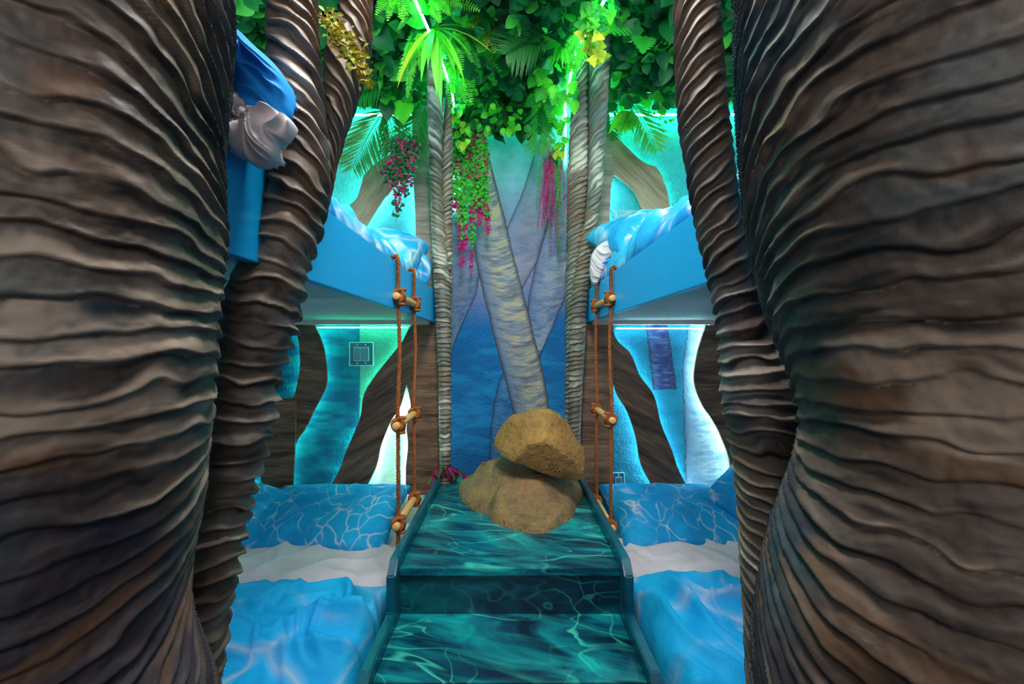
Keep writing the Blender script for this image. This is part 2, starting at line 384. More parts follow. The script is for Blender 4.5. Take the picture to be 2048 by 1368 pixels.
# ------------------------------------------------------------------ carved trunks
def trunk(name, keys, Yc, zlo, zhi, spacing, amp, flow, seed, side, ncol=220, step=.0026, gp=2.2, pal=0, wob=.9, parent=None, ecc=1.0, ycf=None, outer=1.0):
    rows = []
    Yc0 = Yc
    for (y, L, R) in keys:
        if ycf: Yc = Yc0-ycf*float(sst(420, 60, y))
        aL = math.atan((L-CX)/F); aR = math.atan((R-CX)/F); am = (aL+aR)/2; h = (aR-aL)/2
        D = Yc/math.cos(am); r = D*math.sin(h); ain = aR if side > 0 else aL
        dep = D*math.cos(h)*math.cos(ain)
        rows.append((ZC-(y-HY)*dep/F, D*math.sin(am), Yc, max(r-amp*.55, .004)))
    rows.sort(); Yc = Yc0
    zk = np.array([r[0] for r in rows]); xk = [r[1] for r in rows]; yk = [r[2] for r in rows]; rk = [r[3] for r in rows]
    vlo = max(zlo, ZC-(1368-HY)*(Yc+.05)/F-.05); vhi = min(zhi, ZC+HY*(Yc+.08)/F+.05)
    zs = np.concatenate([np.linspace(zlo, vlo, max(3, int((vlo-zlo)/.012)+2))[:-1] if vlo > zlo+.02 else np.array([zlo]),
                         np.arange(max(vlo, zlo+.001), vhi, step),
                         np.linspace(vhi, zhi, max(2, int((zhi-vhi)/.012)+2)) if zhi > vhi+.01 else np.array([zhi])])
    zs = np.unique(zs)
    # smooth interpolation: small gaussian blur of linear interpolation
    def sm(k):
        zz = np.arange(zlo-.1, zhi+.1, .004); v = np.interp(zz, zk, k)
        sg = max(2, int((zk[-1]-zk[0])/len(zk)/.004*.35)); ker = np.exp(-.5*(np.arange(-3*sg, 3*sg+1)/sg)**2); ker /= ker.sum()
        v = np.convolve(np.pad(v, 3*sg, 'edge'), ker, 'valid'); return np.interp(zs, zz, v)
    cx, cy, rr = sm(xk), sm(yk), sm(rk)
    th = np.linspace(-math.pi, math.pi, ncol, endpoint=False)
    # concentrate columns on the front half
    th = th-0.35*np.sin(th)
    Z, T = np.meshgrid(zs, th, indexing='ij')
    cxx = cx[:, None]; cyy = cy[:, None]; r0 = rr[:, None]*np.ones_like(T)
    zf = [ZC-(y-HY)*Yc/F for y, k in flow][::-1]; kf = [k for y, k in flow][::-1]
    K = np.interp(Z, zf, kf)
    u = np.clip(T/(math.pi/2), -1.4, 1.4); g = np.sign(u)*np.abs(u)**gp
    if gp < 1.5: g = u
    ax = np.cos(T)*r0; ay = np.sin(T)*r0
    nz = fbm(ax*7+seed, ay*7, Z*9, seed, 2)-.5; nz2 = fbm(ax*22, ay*22+seed, Z*30, seed+5, 2)-.5
    phi = (Z+K*g)/spacing + nz*wob*3.2 + nz2*.9
    f = np.mod(-phi, 1.0); cell = np.floor(-phi)
    h = np.where(f < .78, (np.maximum(f, 0)/.78)**1.25, 1-sst(0, 1, (f-.78)/.22))
    am_ = (.45+1.1*fbm(ax*14+cell*3.3, ay*14, cell*1.7, seed+9, 2))*(.3+.7*sst(-1.5, -.6, T))*(outer+(1-outer)*sst(-.1, .9, T))
    fine = (fbm(ax*90, ay*90, phi*3, seed+21, 2)-.5)*.0022*(r0/.1)**.5
    low = (fbm(ax*9, ay*9, Z*5, seed+30, 2)-.5)*r0*.12
    rad = r0+amp*(h*am_-.45*am_*.9)+fine+low
    base = np.arctan2(-cxx, -cyy)          # direction from the trunk's core towards the aisle viewpoint
    A = base-side*T
    X = cxx+np.sin(A)*rad; Y = cyy+np.cos(A)*rad*ecc
    Zo = Z+(h-.5)*amp*-.25
    V = np.stack([X, Y, Zo], -1)
    # paint: long strokes following the ridges
    arc = T*r0
    st = fbm(arc*16, phi*3.2, cell*.3, seed+41, 4); st2 = fbm(arc*9+5, phi*.5, 0, seed+42, 3)
    pa = fbm(arc*4, Z*6, 0, seed+50, 2); pb = fbm(arc*5+9, Z*5, 3, seed+51, 2)
    if pal == 0: dk, md, lt, pu, te = S3(30, 23, 24), S3(80, 66, 58), S3(160, 142, 128), S3(34, 32, 56), S3(36, 74, 86)
    elif pal == 1: dk, md, lt, pu, te = S3(46, 38, 36), S3(120, 104, 94), S3(200, 186, 172), S3(84, 58, 38), S3(62, 84, 86)
    elif pal == 3: dk, md, lt, pu, te = S3(46, 38, 36), S3(112, 98, 88), S3(184, 170, 156), S3(64, 56, 74), S3(70, 100, 108)
    else: dk, md, lt, pu, te = S3(58, 52, 46), S3(128, 120, 108), S3(196, 188, 172), S3(76, 68, 60), S3(90, 110, 104)
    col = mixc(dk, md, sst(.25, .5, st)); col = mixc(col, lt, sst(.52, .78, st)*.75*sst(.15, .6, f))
    col = mixc(col, pu, sst(.52, .7, pa)*.6); col = mixc(col, te, sst(.58, .75, pb)*.45)
    col = mixc(col, S3(120, 84, 52), sst(.56, .72, st2)*.45)
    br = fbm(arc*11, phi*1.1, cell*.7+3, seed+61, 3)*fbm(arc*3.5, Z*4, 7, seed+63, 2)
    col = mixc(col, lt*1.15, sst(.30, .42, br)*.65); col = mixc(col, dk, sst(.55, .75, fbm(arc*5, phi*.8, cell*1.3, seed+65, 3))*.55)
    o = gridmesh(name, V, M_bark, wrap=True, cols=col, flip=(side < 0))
    return o

kA = [(-160, 519, 634), (0, 521, 636), (105, 523, 642), (205, 526, 648), (292, 527, 657), (374, 526, 664), (418, 514, 657), (483, 492, 645), (524, 474, 629), (562, 452, 616),
      (611, 430, 611), (660, 420, 600), (700, 415, 586), (758, 404, 569), (832, 398, 558), (893, 392, 545), (934, 386, 532), (990, 376, 513), (1057, 362, 500), (1134, 345, 489),
      (1190, 325, 472), (1236, 310, 463), (1303, 300, 454), (1368, 290, 446), (1700, 270, 430)]
kB = [(-160, 676, 744), (0, 675, 745), (58, 672, 747), (105, 642, 745), (164, 640, 733), (222, 642, 713), (292, 648, 685), (374, 640, 668), (440, 610, 652), (520, 560, 620), (700, 500, 570)]
kL = [(-400, -640, 478), (0, -620, 474), (128, -610, 470), (194, -600, 461), (266, -600, 454), (317, -600, 454), (363, -600, 459), (430, -600, 462), (491, -600, 460), (542, -600, 454),
      (668, -600, 452), (745, -600, 445), (847, -600, 432), (944, -600, 419), (1036, -600, 402), (1110, -610, 384), (1190, -620, 380), (1260, -640, 400), (1310, -660, 425), (1368, -680, 440), (1800, -700, 470)]
kRA = [(-200, 1350, 1440), (0, 1348, 1442), (77, 1345, 1449), (154, 1350, 1455), (287, 1359, 1470), (330, 1370, 1475), (430, 1383, 1486), (476, 1394, 1500), (548, 1406, 1514), (604, 1421, 1526), (665, 1432, 1545),
       (745, 1435, 1600), (837, 1443, 1630), (888, 1457, 1640), (954, 1465, 1640), (1026, 1474, 1630), (1103, 1478, 1640), (1180, 1480, 1650), (1282, 1488, 1660), (1368, 1493, 1670), (1700, 1500, 1700)]
kRB = [(-400, 1476, 2600), (0, 1467, 2600), (92, 1455, 2600), (205, 1459, 2600), (287, 1468, 2600), (409, 1482, 2600), (491, 1503, 2600), (563, 1514, 2600), (640, 1530, 2600), (719, 1562, 2600), (796, 1590, 2600),
       (862, 1594, 2600), (903, 1585, 2600), (960, 1560, 2600), (1030, 1535, 2610), (1110, 1515, 2620), (1200, 1505, 2640), (1368, 1500, 2680), (1800, 1490, 2700)]
t = thing('carved_tree_trunk', 'massive grey-brown carved tree trunk filling the left edge of the picture', 'tree trunk', (-.52, .5, 0))
part(trunk('trunk', kL, .5, 0, 2.7, .030, .0078, [(-100, .24), (250, .15), (600, .01), (850, -.03), (1368, -.24)], 3, 1, ncol=340, step=.0022, wob=.26, gp=2.0, outer=.5), t)
t = thing('carved_tree_trunk', 'dark forked carved tree trunk against the left bunk with a leafy vine round it', 'tree trunk', (-.47, .82, 0))
part(trunk('trunk', kA, .82, 0, 2.7, .033, .0125, [(-100, .042), (350, .040), (560, .016), (900, .008), (1368, -.02)], 11, 1, ncol=240, step=.0026, wob=.46, gp=1, pal=1), t)
part(trunk('branch', kB, .95, 1.28, 2.7, .028, .009, [(-100, .06), (700, .06)], 19, 1, ncol=200, step=.0028, wob=.5, gp=1, pal=1), t)
t = thing('carved_tree_trunk', 'massive brown carved tree trunk filling the right edge of the picture', 'tree trunk', (.55, .5, 0))
part(trunk('trunk', kRB, .5, 0, 2.7, .029, .0078, [(-100, .26), (300, .2), (640, .08), (880, .0), (1100, -.16), (1368, -.34)], 27, -1, ncol=340, step=.0022, wob=.26, gp=2.2, outer=.42), t)
t = thing('carved_tree_trunk', 'slimmer carved tree trunk between the right bunk and the massive right trunk', 'tree trunk', (.45, .82, 0))
part(trunk('trunk', kRA, .80, 0, 2.7, .0255, .0085, [(-100, .055), (450, .045), (700, .008), (850, 0), (1100, -.04), (1368, -.08)], 35, -1, ncol=240, step=.0024, wob=.48, gp=1, pal=3), t)
# back pillars
pl1 = [(129, 852, 878), (150, 852, 884), (205, 853, 889), (263, 854, 886), (322, 857, 886), (400, 859, 888), (499, 862, 896), (560, 866, 902), (643, 870, 903), (748, 875, 903), (947, 878, 903), (975, 878, 904)]
pl2 = [(198, 893, 898), (225, 888, 905), (249, 882, 908), (322, 878, 907), (400, 878, 906), (514, 876, 906), (600, 878, 905), (800, 880, 904), (975, 880, 903)]
pr1 = [(40, 1188, 1226), (61, 1184, 1225), (123, 1176, 1222), (184, 1176, 1219), (276, 1177, 1214), (420, 1172, 1203), (490, 1156, 1190), (576, 1142, 1178), (666, 1136, 1173), (747, 1136, 1168), (882, 1134, 1162), (990, 1134, 1160)]
pr2 = [(100, 1164, 1178), (150, 1152, 1180), (200, 1142, 1182), (276, 1137, 1180), (420, 1133, 1176), (500, 1132, 1168), (666, 1130, 1160), (821, 1129, 1156), (990, 1129, 1155)]
t = thing('carved_pillar', 'slender twisted carved pillar left of the blue mural', 'pillar', (-.38, 2.5, .5))
part(trunk('stem', pl1, 2.50, .5, 2.84 if False else 2.62, .026, .008, [(-100, .03), (500, .03), (640, .0), (1000, .0)], 43, 1, ncol=90, step=.0034, wob=.35, gp=1, pal=2, ycf=.42), t)
part(trunk('stem', pl2, 2.53, .5, 2.60, .026, .008, [(-100, -.05), (600, -.03), (800, 0), (1000, .0)], 47, 1, ncol=80, step=.0034, wob=.35, gp=1, pal=2, ycf=.42), t)
t = thing('carved_pillar', 'twisted carved pillar right of the blue mural behind the boulders', 'pillar', (.4, 2.5, .5))
part(trunk('stem', pr1, 2.50, .5, 2.70, .028, .009, [(-100, .06), (400, .045), (640, .01), (1000, .02)], 53, -1, ncol=90, step=.0034, wob=.35, gp=1, pal=2, ycf=.42), t)
part(trunk('stem', pr2, 2.53, .5, 2.68, .026, .009, [(-100, .05), (600, .03), (800, .01), (1000, .02)], 59, -1, ncol=80, step=.0034, wob=.35, gp=1, pal=2, ycf=.42), t)

# ------------------------------------------------------------------ cut-out boards on the niche walls and their LED strips
def outline_board(name, pts, y, mat, th=.014, parent=None, seg=6):
    """closed outline in picture units at depth y -> solid board with true thickness"""
    W = [P(a, b, y) for a, b in pts]
    V = [Vector(p) for p in W]+[Vector((p.x, y+th, p.z)) for p in W]
    n = len(W)
    import bmesh
    bm = bmesh.new(); vs = [bm.verts.new(v) for v in V]
    f1 = bm.faces.new(vs[:n]); f2 = bm.faces.new(vs[n:][::-1])
    for i in range(n): bm.faces.new((vs[i], vs[n+i], vs[n+(i+1) % n], vs[(i+1) % n]))
    bmesh.ops.recalc_face_normals(bm, faces=bm.faces[:]); bmesh.ops.triangulate(bm, faces=[f1, f2])
    me = bpy.data.meshes.new(name); bm.to_mesh(me); bm.free(); me.materials.append(mat)
    o = bpy.data.objects.new(name, me); C.objects.link(o)
    if parent is not None: part(o, parent)
    return o
def smooth2(pts, n=None):
    return [(p.x, p.y) for p in spline([Vector((a, b, 0)) for a, b in pts], n or len(pts)*5)]
YB = 2.585
o1L = smooth2([(630, 650), (640, 675), (648, 700), (654, 749), (650, 778), (630, 817), (611, 856), (594, 881), (584, 910), (581, 990)])
o1R = smooth2([(822, 650), (816, 660), (803, 685), (788, 704), (752, 749), (728, 788), (721, 832), (706, 871), (691, 905), (679, 939), (652, 990)])
o2L = smooth2([(813, 768), (801, 812), (782, 842), (762, 890), (752, 934), (725, 990)])
o2R = smooth2([(813, 768), (819, 795), (821, 817), (813, 851), (816, 890), (812, 934), (811, 990)])
o3R = smooth2([(590, 655), (598, 690), (600, 728), (595, 763), (587, 798)])
def tb(label, outline, y, mat, group=None):
    o = outline_board('trunk_cutout', outline, y, mat); return tag(o, label, 'wall panel', group)
tb('dark brown wavy trunk cutout on the lower left wall beside the thick front trunks', [(560, 645)]+[(590, 645)]+o3R+[(583, 850), (560, 990)]+[(581, 990)]+o1L[::-1], YB, M_bd[3])
tb('brown straight grained board on the lower left wall behind the front trunk', [(522, 800), (592, 795), (590, 880), (584, 990), (522, 990)], YB-.016, M_bd[0])
tb('brown slanting trunk cutout on the lower left wall right of the switch plate', o1R+[(725, 990)]+o2L[::-1]+[(832, 740), (838, 700), (840, 645)], YB, M_bd[1])
tb('dark brown upright board at the lower left wall behind the rope ladder', [(836, 645), (838, 700), (830, 742), (813, 768)]+o2R+[(884, 990), (884, 645)], YB-.003, M_bd[0])
r1L = smooth2([(1226, 762), (1235, 791), (1255, 824), (1272, 875), (1283, 931), (1316, 992)])
r1R = smooth2([(1224, 650), (1234, 680), (1261, 707), (1280, 751), (1308, 791), (1322, 847), (1345, 903), (1356, 937), (1384, 992)])
r2L = smooth2([(1412, 650), (1395, 707), (1389, 763), (1404, 808), (1426, 841), (1443, 875), (1460, 925), (1461, 992)])
tb('brown slanting trunk cutout on the lower right wall left of the purple painted trunk', r1L+r1R[::-1], YB, M_bd[2])
tb('dark upright board at the lower right wall behind the rope ladder', [(1150, 645), (1227, 645), (1226, 992), (1150, 992)], YB-.003, M_bd[0])
tb('brown wavy trunk cutout on the lower right wall against the right front trunk', r2L+[(1560, 992), (1560, 650)], YB, M_bd[0])
ul_t = smooth2([(826, 270), (800, 300), (773, 313), (747, 330), (728, 351), (721, 374), (712, 398), (690, 420), (660, 470)])
ul_b = smooth2([(826, 340), (791, 371), (776, 389), (767, 398), (738, 443), (705, 500)])
tb('tan slanting trunk cutout on the upper left wall above the pillow', ul_t+ul_b[::-1], YB, M_bddg[0])
tb('dark upright board on the upper left wall beside the mural pillar', smooth2([(822, 200), (825, 280), (826, 351), (829, 400), (831, 460), (832, 640)], 20)+[(870, 640), (870, 200)], YB-.003, M_bdg)
ur_t = smooth2([(1215, 235), (1229, 267), (1251, 291), (1274, 314), (1295, 328), (1311, 333), (1322, 348), (1330, 368), (1336, 390), (1342, 430)])
ur_b = smooth2([(1216, 345), (1228, 350), (1241, 358), (1258, 372), (1271, 388), (1290, 430)])
tb('olive brown bent trunk cutout on the upper right wall above the pillow', ur_t+ur_b[::-1], YB, M_bddg[1])
tb('grey-brown upright board on the upper right wall beside the mural pillar', [(1170, 180), (1216, 180), (1220, 260), (1228, 350)]+smooth2([(1228, 350), (1222, 375), (1221, 398), (1219, 462), (1222, 640)], 12)[1:]+[(1170, 640)], YB-.003, M_bdg)
# LED strips tucked behind the cutout edges
def led(pts, mat, label, y=YB+.032, r=.0035, name='led_strip', off=(0, 0)):
    W = [P(a+off[0], b+off[1], y) for a, b in pts]
    return tag(tube(name, W, r, mat, 5), label, 'led strip')
led(o1L[2:], M_led_c, 'led strip behind the left edge of the big glowing opening, lower left wall', off=(-5, 0))
led(o1R[2:-2], M_led_c, 'led strip behind the right edge of the big glowing opening, lower left wall', off=(6, 2))
led(o2L[3:], M_led_w, 'led strip along the slanting edge of the small glowing opening, lower left wall', off=(-6, 0))
led(o2R[3:], M_led_w, 'led strip along the upright edge of the small glowing opening, lower left wall', off=(5, 0))
led(o3R, M_led_c, 'led strip behind the narrow glowing gap beside the left front trunk', off=(6, 0))
led([(505, 900), (503, 990)], M_led_c, 'short led strip low beside the left front trunk')
led(r1L[2:], M_led_w, 'led strip under the lower edge of the slanting cutout, lower right wall', off=(6, -2))
led(r1R[4:], M_led_w, 'led strip above the upper edge of the slanting cutout, lower right wall', off=(-6, 2))
led(r2L, M_led_w, 'led strip behind the wavy cutout beside the right front trunk', off=(6, 0))
led(ul_t[6:], M_led_c, 'led strip along the top of the slanting cutout, upper left wall', off=(4, 6))
led(ul_b[4:], M_led_w, 'led strip under the slanting cutout, upper left wall', off=(-4, -5))
led([(832, 360), (834, 450), (836, 560)], M_led_w, 'led strip behind the upright board, upper left wall')
led(ur_t[8:], M_led_c, 'led strip along the top of the bent cutout, upper right wall', off=(-4, 6))
led([(1222, 362), (1215, 400), (1213, 470)], M_led_w, 'led strip behind the upright board, upper right wall')
def bar(a, b, mat, label, r=.006):
    return tag(tube('led_strip', [a, (Vector(a)+Vector(b))/2, b], r, mat, 6), label, 'led strip')
bar(P(636, 655, 2.60), P(815, 655, 2.60), M_led_c, 'straight led strip under the left bunk along the wall', .0035)
bar(P(1232, 657, 2.60), P(1405, 657, 2.60), M_led_w, 'straight led strip under the right bunk along the wall', .0025)
bar((-1.4, 2.60, 2.592), (-.50, 2.60, 2.592), M_led_g, 'green led strip along the ceiling edge of the left wall recess')
bar((.56, 2.60, 2.592), (1.4, 2.60, 2.592), M_led_g, 'green led strip along the ceiling edge of the right wall recess')
tag(tube('led_strip', [(-.375, 1.5, 2.585), (-.364, 1.725, 2.58), (-.319, 2.05, 2.58), (-.303, 2.375, 2.58), (-.315, 2.60, 2.56)], .0055, M_led_g, 6), 'bright led bar among the ferns over the left pillar', 'led strip')
tag(tube('led_strip', [(.38, 1.5, 2.6), (.374, 1.725, 2.6), (.30, 2.05, 2.6), (.30, 2.4, 2.59), (.31, 2.60, 2.56)], .0055, M_led_g, 6), 'bright led bar among the leaves over the right pillar', 'led strip')
bar((-.32, 2.62, 2.60), (.33, 2.62, 2.60), M_led_c, 'led strip behind the leaves along the top of the mural')
bar(P(909, 240, 2.625), P(909, 420, 2.625), M_led_g, 'upright led strip beside the left pillar on the mural', .004)
bar(P(1131, 180, 2.625), P(1131, 330, 2.625), M_led_g, 'upright led strip beside the right pillar on the mural', .004)

# switch plates
def plate(name, x0, x1, y0, y1, y, n, label, outlet=False):
    a, b = P(x0, y1, y), P(x1, y0, y); cx = (a.x+b.x)/2; cz = (a.z+b.z)/2
    t = thing(name, label, 'switch' if not outlet else 'outlet', (cx, y, cz))
    box('plate', a.x, b.x, y-.006, y, a.z, b.z, M_plate, t, .002)
    e = .0045
    for (q0, q1, q2, q3) in ((a.x-e, b.x+e, b.z, b.z+e), (a.x-e, b.x+e, a.z-e, a.z), (a.x-e, a.x, a.z, b.z), (b.x, b.x+e, a.z, b.z)):
        box('frame_edge', q0, q1, y-.009, y, q2, q3, M_edge, t, .001)
    for k in range(n):
        c = a.x+(b.x-a.x)*(k+.5+(.14 if n == 2 and k == 0 else 0)-(.14 if n == 2 and k == 1 else 0))/n; hw = .018 if not outlet else .016
        hz = (b.z-a.z)*.29
        box('rocker_frame' if not outlet else 'socket_frame', c-hw-.003, c+hw+.003, y-.008, y-.005, cz-hz-.003, cz+hz+.003, M_edge, t, .001)
        box('rocker' if not outlet else 'socket', c-hw, c+hw, y-.012, y-.006, cz-hz, cz+hz, M_rocker, t, .002)
        for s in (-1, 1):
            tube('screw', [(c, y-.005, cz+s*(b.z-a.z)*.42), (c, y-.009, cz+s*(b.z-a.z)*.42)], .004, M_edge, 8, t)
        if outlet:
            for s in (-1, 1):
                for q in (-.006, .006): box('slot', c+q-.001, c+q+.001, y-.013, y-.011, cz+s*hz*.5-.006, cz+s*hz*.5+.006, M_hole, t, 0)
plate('switch_plate', 701, 746, 686, 730, 2.648, 2, 'double rocker switch plate painted like the lower left wall')
plate('outlet_plate', 1226, 1247, 946, 984, 2.648, 1, 'pale rimmed power outlet low on the lower right wall', True)

# ------------------------------------------------------------------ bunks
FL, FR = -.425, .435; ZT = 1.567; ZB = 1.392
def bunk(side, label):
    x = FL if side < 0 else FR; s = side
    t = thing('bunk_platform', label, 'bunk bed', (s*1.0, 1.6, ZB))
    xs = sorted((x, x+s*.022)); box('side_board', xs[0], xs[1], .62, 2.57, ZB, ZT, M_blue, t, .003)
    xs = sorted((x+s*.022, s*1.62)); box('underside_panel', xs[0], xs[1], .62, 2.57, ZB+.008, ZB+.03, M_under, t, .002)
    xs = sorted((x+s*.03, s*1.62)); box('support_beam', xs[0], xs[1], 2.53, 2.57, ZB-.015, ZB+.01, M_under, t, .003)
    for q in (1.99,): box('corner_cover', min(x, x-s*.002), max(x, x-s*.002), q, q+.004, ZB+.002, ZT-.002, M_blue, t, 0)
bunk(-1, 'bright blue upper bunk platform on the left with a grey underside')
bunk(1, 'bright blue upper bunk platform on the right with a grey underside')
for s, lb in ((-1, 'white mattress on the left upper bunk'), (1, 'white mattress on the right upper bunk')):
    xs = sorted((s*.47, s*1.55)); tag(box('mattress', xs[0], xs[1], .75, 2.52, ZB+.032, ZT-.015, M_sheet, bev=.02), lb, 'mattress')
for s, lb in ((-1, 'low bed base on the left under the bunk'), (1, 'low bed base on the right under the bunk')):
    xs = sorted((s*.425, s*1.6)); tag(box('low_divan', xs[0], xs[1], .5, 2.57, .0, .14, M_blue, bev=.004), lb, 'bed base')
for s, lb in ((-1, 'white mattress on the left lower bed'), (1, 'white mattress on the right lower bed')):
    xs = sorted((s*.43, s*1.6)); tag(box('mattress', xs[0], xs[1], .5, 2.55, .142, .255, M_sheet, bev=.03), lb, 'mattress')

def folds(X, Y, seed, k=1.0, dirx=.6, freq=6):
    wx = (fbm(X*2.5, Y*2.5, 0, seed, 2)-.5)*.5; wy = (fbm(X*2.5, Y*2.5, 4, seed+1, 2)-.5)*.5
    u = X+wx; v = Y+wy
    a = vn(u*freq+v*dirx*freq, v*freq*.3-u*freq*.2, 0, seed); r = 1-np.abs(2*a-1)
    a2 = vn(u*freq*.5-v*freq*.8, v*freq*.5+u*.6, 3, seed+9); r2 = 1-np.abs(2*a2-1)
    a3 = vn(u*freq*2.2+v*freq, v*freq*.6, 5, seed+13); r3 = 1-np.abs(2*a3-1)
    b = fbm(X*3, Y*3, 0, seed+7, 2)
    return (r**3*.8+r2**4*.7+r3**3*.22+b*.7)*k
def cloth(name, x0, x1, y0, y1, z, mat, label, seed, side, puff=.05, k=.03, nx=110, ny=150, edge=.05, drop=.05, freq=6, parent=None, ends=.04, zfun=None, xin=None):
    """soft cover lying on a bed: x0 is the aisle edge, folds displaced, rolls down at its borders, with a turned underside"""
    U, W = np.meshgrid(np.linspace(0, 1, nx), np.linspace(0, 1, ny), indexing='ij')
    X = x0+(x1-x0)*U; Y = y0+(y1-y0)*W
    if xin is not None: X = X+xin(W, U)
    d = np.abs(X-x0)
    e = np.sqrt(np.clip(1-(1-np.clip(U*abs(x1-x0)/edge, 0, 1))**2, 0, 1))
    e2 = np.sqrt(np.clip(1-(1-np.clip(W*abs(y1-y0)/ends, 0, 1))**2, 0, 1))*np.sqrt(np.clip(1-(1-np.clip((1-W)*abs(y1-y0)/ends, 0, 1))**2, 0, 1))
    f = folds(X, Y, seed, k, freq=freq)
    f = f*(1-.65*sst(.78, 1, W))
    Z = z-drop+(puff+drop+f)*e*e2
    if zfun is not None: Z = Z+zfun(X, Y)*e*e2
    X = X+(vn(Y*9, Z*5, 0, seed)-.5)*.03*(1-np.clip(U*6, 0, 1))
    V = np.stack([X, Y, Z], -1)
    o = gridmesh(name, V, mat, flip=(side < 0))
    so = o.modifiers.new('thickness', 'SOLIDIFY'); so.thickness = .006; so.offset = -1
    if label: tag(o, label, name.replace('_', ' ').split()[-1])
    if parent is not None: part(o, parent)
    return o
# upper duvets
cloth('duvet', FL-.026, -1.5, 1.0, 2.36, ZT, M_duv2, 'pale blue water-print duvet along the edge of the left upper bunk', 5, -1, .045, .04, edge=.05, drop=.004, freq=9)
cloth('duvet', FR+.026, 1.5, .95, 2.46, ZT, M_duv2, 'pale blue water-print duvet heaped along the right upper bunk', 15, 1, .055, .05, edge=.06, drop=.004, freq=9,
      zfun=lambda X, Y: .07*sst(1.3, 1.9, Y)*sst(.45, .55, X))
# lower duvets and sheets
cloth('duvet', -.43, -1.58, .55, 1.80, .255, M_duv, 'bright blue water-print duvet on the left lower bed', 25, -1, .03, .085, 220, 260, .05, .03, 6)
cloth('duvet', .445, 1.58, .55, 1.85, .255, M_duv, 'bright blue water-print duvet on the right lower bed', 36, 1, .03, .09, 220, 260, .05, .03, 6)
cloth('bed_sheet', -.44, -1.58, 1.77, 2.14, .255, M_sheet, 'white folded sheet in front of the left lower pillow', 45, -1, .055, .022, 160, 90, .04, .02, 6, ends=.07)
cloth('bed_sheet', .46, 1.58, 1.84, 2.18, .255, M_sheet, 'white crinkled sheet in front of the right lower pillow', 55, 1, .06, .024, 160, 90, .04, .02, 7, ends=.07)

def pillow(name, label, c, size, rot, mat, seed, k=.012, cat='pillow', flap=None):
    n = 70
    U, W = np.meshgrid(np.linspace(-1, 1, n), np.linspace(-1, 1, n), indexing='ij')
    sq = (1-U**6)*(1-W**6); hgt = np.clip((1-U*U)*(1-W*W), 0, 1)**.36
    pin = 1-.07*(1-np.abs(W)**1.5)*0; X = U*(1-.06*(1-U**2*0)*(1-np.abs(W)**2)*0-.05*(1-W*W))*size[0]/2
    Y = W*(1-.05*(1-U*U))*size[1]/2
    fo = (fbm(U*2.2+seed, W*2.2, 0, seed, 3)-.5)*2
    rad = (fbm(np.arctan2(W, U)*5, np.hypot(U, W)*1.0, 0, seed+4, 2)-.5)*sst(.5, 1, np.maximum(abs(U), abs(W)))
    up = hgt*size[2]*.6+(fo*k+rad*k*1.8)*hgt**.5
    dn = -hgt*size[2]*.4
    V = np.concatenate([np.stack([X, Y, up], -1).reshape(-1, 3), np.stack([X, Y, dn], -1).reshape(-1, 3)])
    idx = np.arange(n*n).reshape(n, n); a, b, cc, d = idx[:-1, :-1], idx[1:, :-1], idx[1:, 1:], idx[:-1, 1:]
    f = np.stack([a, b, cc, d], -1).reshape(-1, 4); f2 = f[:, ::-1]+n*n
    o = mk(name, V.tolist(), f.tolist()+f2.tolist(), mat)
    import bmesh
    bm = bmesh.new(); bm.from_mesh(o.data); bmesh.ops.remove_doubles(bm, verts=bm.verts[:], dist=1e-5); bm.to_mesh(o.data); bm.free()
    o.location = c; o.rotation_euler = rot
    return tag(o, label, cat)
R = math.radians
pillow('pillow', 'blue water-print pillow lying flat in front on the left lower bed', (-.93, 2.30, .385), (.74, .53, .13), (R(16), 0, R(-2)), M_pil, 3)
pillow('pillow', 'second blue pillow half hidden behind the left front trunks', (-1.42, 2.36, .385), (.42, .40, .15), (R(20), R(8), R(-12)), M_pil, 9)
pillow('pillow', 'blue water-print pillow lying flat on the right lower bed', (.90, 2.32, .375), (.80, .53, .15), (R(16), R(2), R(3)), M_pil, 5)
pillow('pillow', 'small folded blue and white pillow corner beside the right front trunk', (1.17, 2.30, .49), (.26, .26, .09), (R(30), R(-35), R(20)), M_pil, 8)
pillow('pillow', 'puffy blue pillow at the head of the left upper bunk', (-.665, 2.26, ZT+.13), (.44, .38, .22), (R(32), R(4), R(-4)), M_duv2, 13, .02)
pillow('pillow', 'puffy blue pillow with a white underside at the head of the right upper bunk', (.70, 2.26, ZT+.24), (.52, .42, .20), (R(22), R(-12), R(8)), M_duv2, 17, .02)

